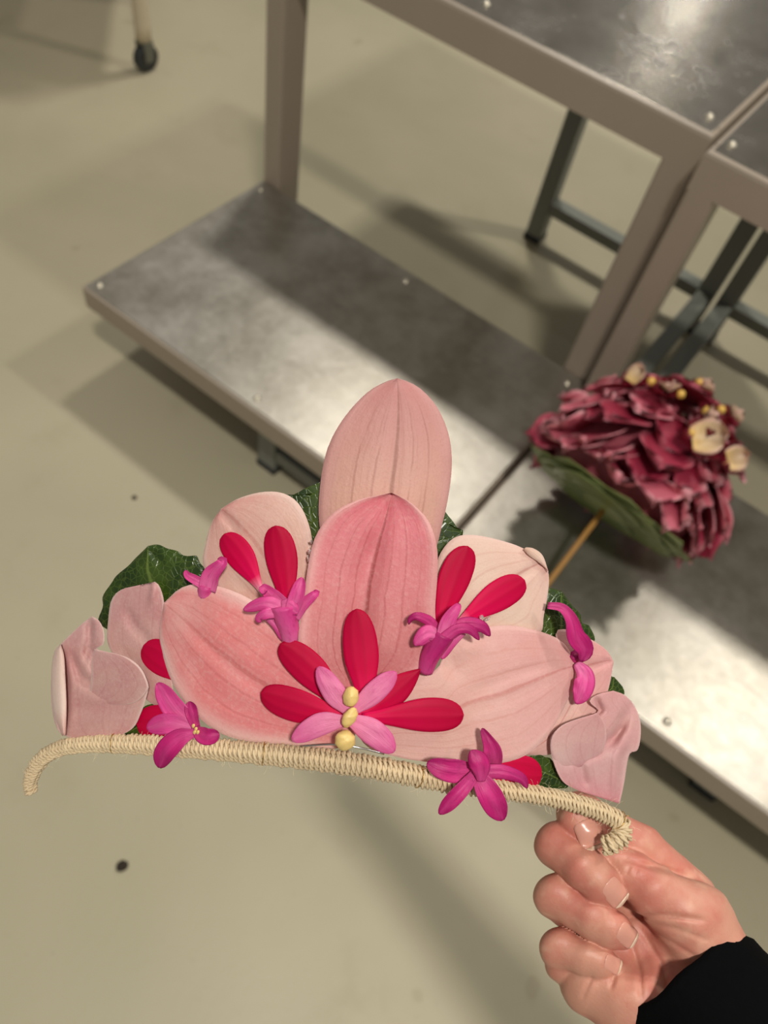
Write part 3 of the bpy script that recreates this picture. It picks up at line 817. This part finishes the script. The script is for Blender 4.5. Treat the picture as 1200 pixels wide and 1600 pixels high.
# centre floret: four flat pale petals and three yellow seeds
fc = qtube('hyacinth_floret', [(548, 1118, -5), (546, 1118, -8)], [9, 6], M_H3, TIARA, nt=4, label='pale pink four-petal floret in the centre')
strap('floret_petal', [(545, 1112, -8.5), (522, 1082, -9.6), (497, 1042, -9.2)], [14, 38, 34, 8], M_H3, fc, cup=.12, seed=1)
strap('floret_petal', [(553, 1110, -8.5), (585, 1082, -9.6), (619, 1050, -9.2)], [14, 34, 34, 8], M_H3, fc, cup=.12, seed=2)
strap('floret_petal', [(538, 1126, -8.5), (500, 1132, -9.8), (456, 1157, -9.4)], [16, 38, 34, 6], M_H3, fc, cup=.12, seed=3)
strap('floret_petal', [(548, 1124, -8.5), (585, 1146, -9.8), (616, 1175, -9.0)], [18, 42, 40, 12], M_H3, fc, cup=.12, seed=4)
for (u, v, ru, rv, an, zz) in ((548, 1089, 12, 17, 8, -10.5), (546, 1121, 11, 17, 32, -11.2), (539, 1157, 17, 16, 0, -10)):
    qball('yellow_seed', u, v, zz, ru, rv, an, M_BEAD, TIARA, seed=u)
# upper left floret
f2 = qtube('hyacinth_floret', [(455, 1008, -1), (452, 985, -3), (447, 962, -5), (444, 945, -6)], [12, 13, 17, 22], M_H1, TIARA, label='pink floret below the two upper left ray petals')
strap('floret_petal', [(445, 952, -7), (415, 943, -9), (380, 953, -7.5)], [22, 26, 20, 8], M_H1, f2, cup=.3)
strap('floret_petal', [(440, 945, -5), (424, 930, -7), (412, 920, -9), (411, 928, -10)], [26, 26, 20, 10], M_H1, f2, cup=-.3)
strap('floret_petal', [(455, 958, -7), (464, 930, -8.5), (472, 902, -8)], [20, 26, 22, 8], M_H1, f2, cup=-.5)
strap('floret_petal', [(460, 965, -6), (474, 945, -8), (490, 930, -9), (495, 926, -8), (490, 923, -7)], [18, 18, 16, 10], M_H1, f2, cup=-.3)
strap('floret_petal', [(435, 955, -7.5), (416, 959, -9.5), (405, 966, -9), (407, 973, -8)], [22, 18, 16, 12], M_H1, f2, cup=.3)
strap('floret_petal', [(440, 950, -8), (452, 948, -9), (466, 958, -8.5)], [22, 26, 22, 8], M_H1, f2, cup=.3)
strap('stem', [(418, 962, -6), (432, 978, -5), (446, 1003, -3)], [14, 14, 12], M_H1, f2, cup=.5)
# upper right floret
f3 = qtube('hyacinth_floret', [(664, 1048, -2), (672, 1025, -4), (684, 1004, -5.5), (692, 990, -6)], [13, 14, 16, 19], M_H2, TIARA, label='magenta floret below the two upper right ray petals')
strap('floret_petal', [(692, 994, -8), (702, 968, -9.5), (713, 951, -10), (718, 943, -8)], [22, 26, 20, 9], M_H1, f3, cup=-.3)
strap('floret_petal', [(685, 994, -7), (672, 972, -9), (652, 963, -10), (641, 968, -9), (639, 976, -8)], [20, 18, 16, 13, 8], M_H2, f3, cup=.4)
strap('floret_petal', [(684, 992, -8.5), (668, 990, -10), (652, 1004, -9.5), (648, 1010, -8.5)], [20, 30, 24, 8], M_H1, f3, cup=.5)
strap('floret_petal', [(695, 995, -8), (725, 976, -9.5), (752, 979, -10), (766, 994, -8.5)], [22, 24, 22, 8], M_H2, f3, cup=.4)
strap('floret_petal', [(690, 1000, -9), (715, 983, -10.5), (735, 984, -11), (749, 1000, -9.5)], [18, 18, 16, 8], M_H2, f3, cup=.3)
strap('stem', [(722, 986, -6), (704, 1005, -5.5), (690, 1030, -4)], [16, 18, 10], M_H1, f3, cup=.4)
# lower left floret
f4 = qtube('hyacinth_floret', [(303, 1140, -2), (304, 1137, -6)], [8, 7], M_H2, TIARA, nt=5, label='magenta floret at the lower left of the band')
strap('floret_petal', [(304, 1136, -6), (272, 1108, -8.5), (246, 1067, -7)], [16, 38, 34, 8], M_H1, f4, cup=-.2)
strap('floret_petal', [(302, 1138, -7), (262, 1131, -9), (229, 1138, -8)], [14, 32, 34, 22], M_H1, f4, cup=-.15)
strap('floret_petal', [(305, 1145, -7), (280, 1153, -9), (258, 1175, -10), (249, 1200, -8.5)], [10, 32, 36, 8], M_H2, f4, cup=-.35)
strap('floret_petal', [(306, 1136, -7), (300, 1118, -9), (296, 1096, -8)], [14, 18, 22, 6], M_H2, f4, cup=-.3)
strap('floret_petal', [(305, 1140, -7), (322, 1151, -9), (343, 1147, -8)], [12, 28, 26, 6], M_H2, f4, cup=-.3)
for (a, b) in ((302, 1134), (306, 1139), (304, 1144), (309, 1144)): qball('stamen', a, b, -9.4, 2.6, 3.4, 20, M_BEAD, f4)
# lower right floret
f5 = qtube('hyacinth_floret', [(744, 1206, -3), (746, 1206, -8)], [10, 8], M_H2, TIARA, nt=5, label='magenta star floret at the lower right of the band')
strap('floret_petal', [(772, 1196, -6), (770, 1172, -9), (753, 1138, -8)], [24, 34, 18, 6], M_H2, f5, cup=-.3, roll=20)
strap('floret_petal', [(740, 1205, -7), (702, 1204, -9), (667, 1192, -8)], [22, 40, 34, 6], M_H2, f5, cup=-.25)
strap('floret_petal', [(742, 1210, -8), (722, 1234, -10), (686, 1272, -8.5)], [16, 24, 26, 14], M_H2, f5, cup=-.45)
strap('floret_petal', [(746, 1208, -8), (765, 1242, -10), (786, 1282, -9)], [18, 38, 40, 12], M_H2, f5, cup=-.3)
strap('floret_petal', [(752, 1206, -9), (785, 1206, -11), (814, 1216, -11), (824, 1232, -9.5)], [22, 24, 20, 9], M_H2, f5, cup=.35)
strap('floret_petal', [(752, 1222, -10), (750, 1196, -12.5), (736, 1172, -11)], [10, 32, 34, 12], M_H2, f5, cup=.4)
# floret peeping out at the upper left
f6 = qtube('hyacinth_floret', [(322, 930, 3), (323, 912, .5)], [14, 14], M_H1, TIARA, nt=5, label='small pink floret behind the large left petal')
strap('floret_petal', [(323, 922, -.4), (330, 898, -2), (345, 882, -3.5), (348, 876, -2.5), (340, 874, -1.5)], [28, 30, 20, 12], M_H1, f6, cup=-.4)
strap('floret_petal', [(322, 915, -.4), (305, 906, -2), (293, 899, -3), (290, 891, -2)], [16, 16, 14, 9], M_H1, f6, cup=-.4)
# floret at the right shoulder
f7 = qtube('hyacinth_floret', [(898, 1030, 2), (897, 1022, .5)], [9, 9], M_H2, TIARA, nt=5, label='curled magenta floret at the right shoulder')
strap('floret_petal', [(856, 946, -2), (878, 950, -4), (892, 968, -5), (899, 995, -4.5), (912, 1016, -4), (908, 1034, -3)], [10, 14, 20, 30, 34, 10], M_H2, f7, cup=-.5, roll=(0, 25), ruf=.12, nt=26)
strap('floret_petal', [(900, 1036, -1.5), (912, 1056, -4), (908, 1082, -4.5), (900, 1100, -3)], [12, 34, 34, 10], M_H1, f7, cup=.4, roll=-10, ruf=.08)

# ---- band wrapped in two-ply twine
BAND = [(49, 1238, 6), (47, 1222, 5), (54, 1202, 3), (70, 1182, 1), (98, 1168, 0), (140, 1162, -1), (200, 1162, -1), (300, 1168, -1), (400, 1176, -1), (480, 1184, -1),
        (540, 1192, -1), (620, 1206, -1), (700, 1222, -1), (780, 1234, -1), (850, 1244, -1), (915, 1260, -1), (955, 1276, -2), (972, 1290, -4), (971, 1306, -6), (958, 1317, -6), (942, 1322, -3)]
BRAD = [10, 11.5, 12, 12.5, 13, 13.5, 15, 15.5, 16.5, 17, 17, 16.5, 15.5, 14.5, 13.5, 14, 15.5, 16, 16, 16, 14]
def band():
    nC = 1500
    p = catmull(BAND, nC); wpts = Q(p[:, 0], p[:, 1], p[:, 2])
    s = np.concatenate([[0], np.cumsum(np.linalg.norm(np.diff(wpts, axis=0), axis=1))])
    # radius along the band
    bp_ = np.array(BAND)[:, :2]; sb = np.concatenate([[0], np.cumsum(np.linalg.norm(np.diff(bp_, axis=0), axis=1))]); sb /= sb[-1]
    rad = np.interp(np.linspace(0, 1, nC), sb, BRAD) * PX * MM
    coreo = mk('band_core', *tube(wpts[::12], rad[::12] * .72, 10), M_TWINE, TIARA)
    pitch = 8.0 * PX * MM; turns = int(s[-1] / pitch); seg = 22; N = turns * seg
    q = np.linspace(0, s[-1], N)
    c = np.stack([np.interp(q, s, wpts[:, k]) for k in range(3)], 1); rr = np.interp(q, s, rad)
    T = np.gradient(c, axis=0); T /= np.linalg.norm(T, axis=1)[:, None]
    A = np.zeros_like(c); a = np.cross(T[0], RC[2]); a /= np.linalg.norm(a)
    for i in range(N):
        a = a - T[i] * (a @ T[i]); a /= np.linalg.norm(a); A[i] = a
    B = np.cross(T, A)
    ph = 2 * math.pi * q / pitch
    jit = 1 + .05 * np.sin(q * 900) + .035 * np.sin(q * 2300 + 1)
    n1 = A * np.cos(ph)[:, None] + B * np.sin(ph)[:, None]
    str_r = pitch * .31
    base = c + n1 * (rr * jit - str_r)[:, None]
    V = []; Fc = []
    for ply in (0, 1):
        tw = ph * 3.0 + ply * math.pi
        pt = base + (n1 * np.cos(tw)[:, None] + T * np.sin(tw)[:, None]) * (str_r * .8)
        v, f = tube(pt, str_r * 1.02, 6)
        f = [tuple(i + len(V) for i in g) for g in f]; V += v; Fc += f
    o = mk('twine_wrap', V, Fc, M_TWINE, coreo, label='natural jute twine wound around the band')
    # loose fibres
    V = []; Fc = []
    r2 = np.random.default_rng(3)
    for k in range(420):
        i = int(r2.uniform(0, .999) ** .8 * (N - 1)); th = r2.uniform(0, 2 * math.pi)
        d = A[i] * math.cos(th) + B[i] * math.sin(th); d2 = T[i] * r2.uniform(-1, 1) + d * r2.uniform(-.2, .8)
        ln = r2.uniform(.8, 3.6) * MM
        p0 = c[i] + d * rr[i] * .95
        pts = [p0, p0 + d * ln * .35 + d2 * ln * .2, p0 + d * ln * .55 + d2 * ln * .6, p0 + d * ln * .5 + d2 * ln]
        v, f = tube(pts, .035 * MM, 3, False); Fc += [tuple(j + len(V) for j in g) for g in f]; V += v
    fz = mk('loose_fibre', V, Fc, M_FUZZ, coreo); fz['kind'] = 'stuff'
    # gold wire ties
    for u in (181, 415, 655, 966):
        i = int(np.argmin(np.abs(np.interp(q, s, p[:, 0]) - u) + (0 if u < 900 else 0)))
        ring = [c[i] + T[i] * (.5 * MM * math.sin(2 * t)) + (A[i] * math.cos(t) + B[i] * math.sin(t)) * (rr[i] + .35 * MM) for t in np.linspace(0, 2 * math.pi, 40)]
        tail = ring[-1] + A[i] * 1.2 * MM + T[i] * .8 * MM
        mk('wire_tie', *tube(ring + [tail], .14 * MM, 6), M_GOLD, TIARA)
band()
# thin silver wire showing below the centre floret, and glue drops
qtube('wire', [(470, 1166, -2.2), (520, 1163, -4.2), (560, 1168, -4.4), (600, 1178, -2.5)], [1.6, 1.6, 1.6, 1.6], M_WIRE, TIARA, n=8)
for i, (u, v, z) in enumerate(((486, 846, 0), (484, 862, 0), (482, 873, 0), (505, 1062, -4), (513, 1052, -4), (597, 1072, -4), (604, 1066, -4), (752, 965, -.6), (762, 967, -.6), (743, 969, -.6), (612, 961, 0))):
    qball('glue_drop', u, v, z - .8, 3.2 + (i % 3), 2.6 + (i % 2), i * 40, M_GLUE, TIARA, seed=i, lump=.2)

# ================================================================== person: right hand and black sleeve
DH = float(D0(955)) + .002
HP = DH / F                                     # metres per pixel at the hand
def H(u, v, w_): return P(u, v, DH + np.asarray(w_, float) * HP)

def hand():
    h = 2.6
    lo = np.array([800, 1225, -75.]); hi = np.array([1290, 1700, 190.])
    nx, ny, nz = [int(math.ceil(x)) for x in (hi - lo) / h]
    X = (lo[0] + h * np.arange(nx))[:, None, None].astype(np.float32)
    Y = (lo[1] + h * np.arange(ny))[None, :, None].astype(np.float32)
    Z = (lo[2] + h * np.arange(nz))[None, None, :].astype(np.float32)
    def cone(a, ra, b, rb):
        a = np.array(a, float); b = np.array(b, float); d = b - a; l2 = float(d @ d)
        t = np.clip(((X - a[0]) * d[0] + (Y - a[1]) * d[1] + (Z - a[2]) * d[2]) / l2, 0, 1)
        return np.sqrt((X - a[0] - t * d[0]) ** 2 + (Y - a[1] - t * d[1]) ** 2 + (Z - a[2] - t * d[2]) ** 2) - (ra + (rb - ra) * t)
    def smin(a, b, k):
        q = np.clip(.5 + .5 * (b - a) / k, 0, 1)
        return b * (1 - q) + a * q - k * q * (1 - q)
    def chain(pts, k):
        d = None
        for (a, ra), (b, rb) in zip(pts[:-1], pts[1:]):
            c = cone(a, ra, b, rb); d = c if d is None else smin(d, c, k)
        return d
    WR = (1140, 1580, 60)
    palm = chain([((1240, 1690, 55), 84), (WR, 84), ((1060, 1500, 72), 62)], 30)
    for pt, r in (((1072, 1412, 78), 46), ((1030, 1440, 96), 48), ((985, 1490, 92), 48), ((925, 1532, 66), 46)):
        palm = smin(palm, cone(WR, 70, pt, r), 26)
    palm = smin(palm, chain([((1072, 1412, 78), 44), ((1030, 1440, 96), 46), ((985, 1490, 92), 46), ((925, 1532, 66), 44)], 24), 24)
    palm = smin(palm, chain([((1090, 1590, 45), 74), ((1000, 1575, 42), 62), ((935, 1545, 48), 46)], 24), 22)      # heel of the hand
    thumb = chain([((1120, 1510, 36), 66), ((1085, 1440, 26), 56), ((1030, 1398, 14), 42)], 26)
    thumb = smin(thumb, chain([((1030, 1398, 14), 40), ((990, 1368, 22), 34), ((950, 1338, 34), 27)], 14), 18)
    d = smin(palm, thumb, 14)
    index = chain([((1078, 1400, 72), 40), ((1000, 1325, 66), 35), ((905, 1272, 58), 34), ((905, 1284, 26), 32), ((921, 1306, 10), 24)], 10)
    middle = chain([((1020, 1440, 96), 40), ((940, 1370, 80), 37), ((872, 1320, 34), 36), ((915, 1358, 0), 33), ((940, 1383, -4), 31), ((957, 1398, -2), 23)], 8)
    ring = chain([((985, 1490, 90), 40), ((920, 1440, 80), 36), ((870, 1400, 36), 35), ((930, 1437, 6), 32), ((958, 1454, 2), 29), ((976, 1464, 6), 21)], 8)
    pinky = chain([((925, 1532, 62), 38), ((885, 1505, 62), 32), ((875, 1481, 36), 31), ((920, 1499, 14), 27), ((938, 1505, 10), 25), ((956, 1510, 12), 17)], 8)
    for fg, k in ((index, 4), (middle, 2.5), (ring, 2.5), (pinky, 3)):
        d = smin(d, fg, k)
    # skin creases on the palm side
    Xf = np.broadcast_to(X, (nx, ny, 1))[..., 0]; Yf = np.broadcast_to(Y, (nx, ny, 1))[..., 0]
    front = 1 / (1 + np.exp((Z - 55) / 8))
    for line, wd, dep in (([(988, 1432), (1040, 1430), (1100, 1438)], 4.5, 4.0), ([(1010, 1440), (1060, 1452), (1108, 1470)], 4, 2.2),
                          ([(1012, 1450), (1055, 1475), (1095, 1500)], 4, 2.0), ([(1000, 1450), (1030, 1500), (1045, 1540)], 4.5, 3.0),
                          ([(985, 1470), (1000, 1520), (1002, 1560)], 4.5, 3.0), ([(965, 1500), (955, 1545)], 4, 2.4), ([(925, 1525), (910, 1560)], 4, 2.6),
                          ([(968, 1340), (1010, 1352), (1075, 1368)], 5, 4.0), ([(985, 1352), (978, 1368)], 3.5, 1.6), ([(998, 1350), (992, 1366)], 3.5, 1.4)):
        ds, pos = seg_dist(Xf, Yf, line)
        g = (dep * np.exp(-(ds / wd) ** 2) * np.clip(np.sin(np.pi * (.06 + .88 * pos)) * 2, 0, 1)).astype(np.float32)
        d = d + g[..., None] * front
    d = d + .5 * np.sin(X * .11 + Y * .07) * np.sin(Z * .09 + Y * .1)
    # naive surface nets
    ins = d < 0
    cc = [ins[i:nx - 1 + i, j:ny - 1 + j, k:nz - 1 + k] for i in (0, 1) for j in (0, 1) for k in (0, 1)]
    sm = sum(c.astype(np.int8) for c in cc)
    cell = np.argwhere((sm > 0) & (sm < 8))
    ids = -np.ones((nx - 1, ny - 1, nz - 1), dtype=np.int64)
    ids[tuple(cell.T)] = np.arange(len(cell))
    acc = np.zeros((len(cell), 3)); cnt = np.zeros(len(cell))
    cor = [np.array((i, j, k)) for i in (0, 1) for j in (0, 1) for k in (0, 1)]
    vals = [d[tuple((cell + o).T)] for o in cor]
    for a in range(8):
        for b in range(a + 1, 8):
            if np.abs(cor[a] - cor[b]).sum() != 1: continue
            cr = (vals[a] < 0) != (vals[b] < 0)
            t = np.where(cr, vals[a] / (vals[a] - vals[b] + 1e-12), 0)
            acc += np.where(cr[:, None], cor[a] + t[:, None] * (cor[b] - cor[a]), 0); cnt += cr
    pts = lo + h * (cell + acc / cnt[:, None])
    faces = []
    for ax_ in range(3):
        o = np.zeros(3, int); o[ax_] = 1
        sl0 = tuple(slice(1, n_ - 1) if k != ax_ else slice(0, n_ - 1) for k, n_ in enumerate((nx, ny, nz)))
        sl1 = tuple(slice(1, n_ - 1) if k != ax_ else slice(1, n_) for k, n_ in enumerate((nx, ny, nz)))
        a = ins[sl0]; b = ins[sl1]
        e = np.argwhere(a != b); sgn = a[tuple(e.T)]
        e = e + np.array([1 if k != ax_ else 0 for k in range(3)])
        u1, u2 = [(1, 2), (2, 0), (0, 1)][ax_]
        q = []
        for (da, db) in ((-1, -1), (0, -1), (0, 0), (-1, 0)):
            c = e.copy(); c[:, u1] += da; c[:, u2] += db
            q.append(ids[tuple(c.T)])
        q = np.stack(q, 1); q[~sgn] = q[~sgn][:, ::-1]
        faces.append(q)
    faces = np.concatenate(faces)
    def dist(q):
        g = (np.asarray(q) - lo) / h
        i0 = np.clip(np.floor(g).astype(int), 0, np.array([nx, ny, nz]) - 2); f_ = g - i0; o_ = 0
        for cx in (0, 1):
            for cy in (0, 1):
                for cz in (0, 1):
                    wgt = (f_[..., 0] if cx else 1 - f_[..., 0]) * (f_[..., 1] if cy else 1 - f_[..., 1]) * (f_[..., 2] if cz else 1 - f_[..., 2])
                    o_ = o_ + wgt * d[i0[..., 0] + cx, i0[..., 1] + cy, i0[..., 2] + cz]
        return o_
    return H(pts[:, 0], pts[:, 1], pts[:, 2]), faces.tolist(), dist

def skin_mat():
    k = NT('skin'); ob = k.coord()
    n1 = k.noise(55, 4, .55, ob); n2 = k.noise(900, 4, .6, ob); n3 = k.noise(120, 3, .5, ob)
    c = k.mix(k.smooth(n1, .35, .68), lin(206, 148, 126), lin(196, 118, 102))
    c = k.mix(k.math('MULTIPLY', k.smooth(n3, .55, .75), .5), c, lin(224, 176, 150))
    c = k.mix(k.math('MULTIPLY', n2, .15), c, lin(180, 108, 92))
    k.set(Base_Color=c, Roughness=.5)
    k.b.inputs['Subsurface Weight'].default_value = .18
    k.b.inputs['Subsurface Radius'].default_value = (1.0, .35, .2)
    k.b.inputs['Subsurface Scale'].default_value = .003
    k.bump(k.math('ADD', n2, k.math('MULTIPLY', k.noise(320, 3, .6, ob), .8)), .25, .0005)
    return k.m
M_SKIN = skin_mat()
M_NAIL = simple('fingernail', (210, 150, 132), .28, 0, 150, .08)
M_NAILT = simple('nail_tip', (226, 196, 170), .3)
M_SLEEVE = simple('black_fabric', (4, 4, 5), .9, 0, 300, .4, (.3, .001))
M_SLEEVE.node_tree.nodes['Principled BSDF'].inputs['Specular IOR Level'].default_value = .08

pbase = H(1150, 1600, 60)
PERSON = thing('person', tuple(pbase), 'bare right hand in a black sleeve pinching the end of the twine band', 'person')
hv, hf, HDIST = hand()
HAND = mk('hand', hv, hf, M_SKIN, PERSON, label='right hand, fingers curled, palm towards the viewer')

def nail(c, dr, ln, wd, nrm=(0, 0, -1)):
    """fingernail laid on the skin: c px point, dr direction to the tip, nrm outward"""
    c = np.array(c, float); dr = np.array(dr, float); dr /= np.linalg.norm(dr)
    nn = np.array(nrm, float); nn = nn - dr * (nn @ dr); nn /= np.linalg.norm(nn); sd = np.cross(dr, nn)
    def height(q):
        """march from outside down onto the skin"""
        out = np.zeros(len(q))
        for i_, p in enumerate(q):
            ks = np.arange(45, -25, -.5); dd = HDIST(p + nn * ks[:, None]); hit = np.argmax(dd < 0)
            out[i_] = ks[hit] if dd[hit] < 0 else -25
        return out
    nt, ns = 16, 12
    T = np.linspace(0, 1, nt + 1); X_ = np.linspace(-1, 1, ns + 1)
    hw = wd / 2 * np.minimum(np.sqrt(np.clip(1 - np.clip((.2 - T) / .24, 0, 1) ** 2, .0, 1)), np.sqrt(np.clip(1 - np.clip((T - .74) / .30, 0, 1) ** 2, 0, 1)))
    base = c + dr * ((T - .5) * ln)[:, None, None] + sd * (hw[:, None] * X_[None])[..., None]
    hh = height(base.reshape(-1, 3)).reshape(nt + 1, ns + 1)
    mid = hh[:, ns // 2]
    fit = np.polyval(np.polyfit(T, mid, 2), T)                       # smooth lengthwise
    k2 = np.median(((mid[:, None] - hh) / ((hw[:, None] * X_[None]) ** 2 + 1e-3))[4:12, [1, ns - 1]])
    hh2 = fit[:, None] - np.clip(k2, 0, .03) * (hw[:, None] * X_[None]) ** 2
    hh = np.maximum(hh, .35 * hh + .65 * hh2) + 1.1 - 1.2 * (np.abs(X_[None]) ** 4) - 1.0 * (T[:, None] < .06)
    hh[-6:] = np.maximum(hh[-6:], hh2[-6:] + .6)
    G = base + nn * hh[..., None]
    def part(j0, j1, name, mat, par):
        g = G[j0:j1 + 1].reshape(-1, 3); W_ = ns + 1; n_ = len(g); a_ = np.concatenate([g, g - nn * 2.2]); fs_ = []
        m_ = j1 - j0
        for jj in range(m_):
            for ii in range(ns):
                a = jj * W_ + ii; fs_.append((a, a + 1, a + W_ + 1, a + W_)); fs_.append((n_ + a, n_ + a + W_, n_ + a + W_ + 1, n_ + a + 1))
        rg = list(range(W_)) + [jj * W_ + ns for jj in range(1, m_ + 1)] + [m_ * W_ + ii for ii in range(ns - 1, -1, -1)] + [jj * W_ for jj in range(m_ - 1, 0, -1)]
        for a, b in zip(rg, rg[1:] + rg[:1]): fs_.append((b, a, n_ + a, n_ + b))
        return mk(name, H(a_[:, 0], a_[:, 1], a_[:, 2]), fs_, mat, par)
    o = part(0, 14, 'fingernail', M_NAIL, HAND)
    part(14, nt, 'nail_tip', M_NAILT, o)
nail((919, 1305, 0), (.35, .93, 0), 50, 38, (.35, .0, -1))
nail((956, 1398, 0), (.76, .65, .1), 44, 38, (.25, -.2, -1))
nail((976, 1463, 0), (.85, .5, .2), 38, 34, (.35, -.15, -1))
nail((957, 1507, 0), (.92, .3, .2), 32, 28, (.35, -.15, -1))

def sleeve():
    c0 = np.array([1064, 1532, 52.]); axd = np.array([.62, .77, -.12]); axd /= np.linalg.norm(axd)
    a = np.array([.78, -.62, 0]); a -= axd * (a @ axd); a /= np.linalg.norm(a); b = np.cross(axd, a)
    n = 48; rows = []
    prof = [(40, 98), (10, 108), (0, 112), (2, 119), (14, 124), (60, 128), (130, 132), (230, 140), (400, 150), (650, 165), (1000, 185), (1400, 200)]
    pts = []
    for j, (s, r) in enumerate(prof):
        for i in range(n):
            t = 2 * math.pi * i / n
            rr = r * (1 + (.03 * math.sin(3 * t + s * .02) + .02 * math.sin(7 * t + s * .045)) * (1 if j > 1 else .4))
            wob = 5 * math.sin(4 * t + 1) + 4 * math.sin(7 * t) if j < 6 else 0
            pts.append(c0 + axd * (s + wob) + (a * math.cos(t) + b * math.sin(t) * .82) * rr)
    pts = np.array(pts); fs_ = []
    for j in range(len(prof) - 1):
        for i in range(n):
            i2 = (i + 1) % n; fs_.append((j * n + i, (j + 1) * n + i, (j + 1) * n + i2, j * n + i2))
    fs_.append(tuple((len(prof) - 1) * n + i for i in range(n)))
    # past the cuff the arm is laid out in real metres from the cuff on
    Wc = H(c0[0], c0[1], c0[2]); J = []
    for e in np.eye(3): J.append(H(*(c0 + e)) - Wc)
    J = np.array(J)
    mk('sleeve', Wc + (pts - c0) @ J, fs_, M_SLEEVE, PERSON, label='black fabric sleeve cuff')
sleeve()
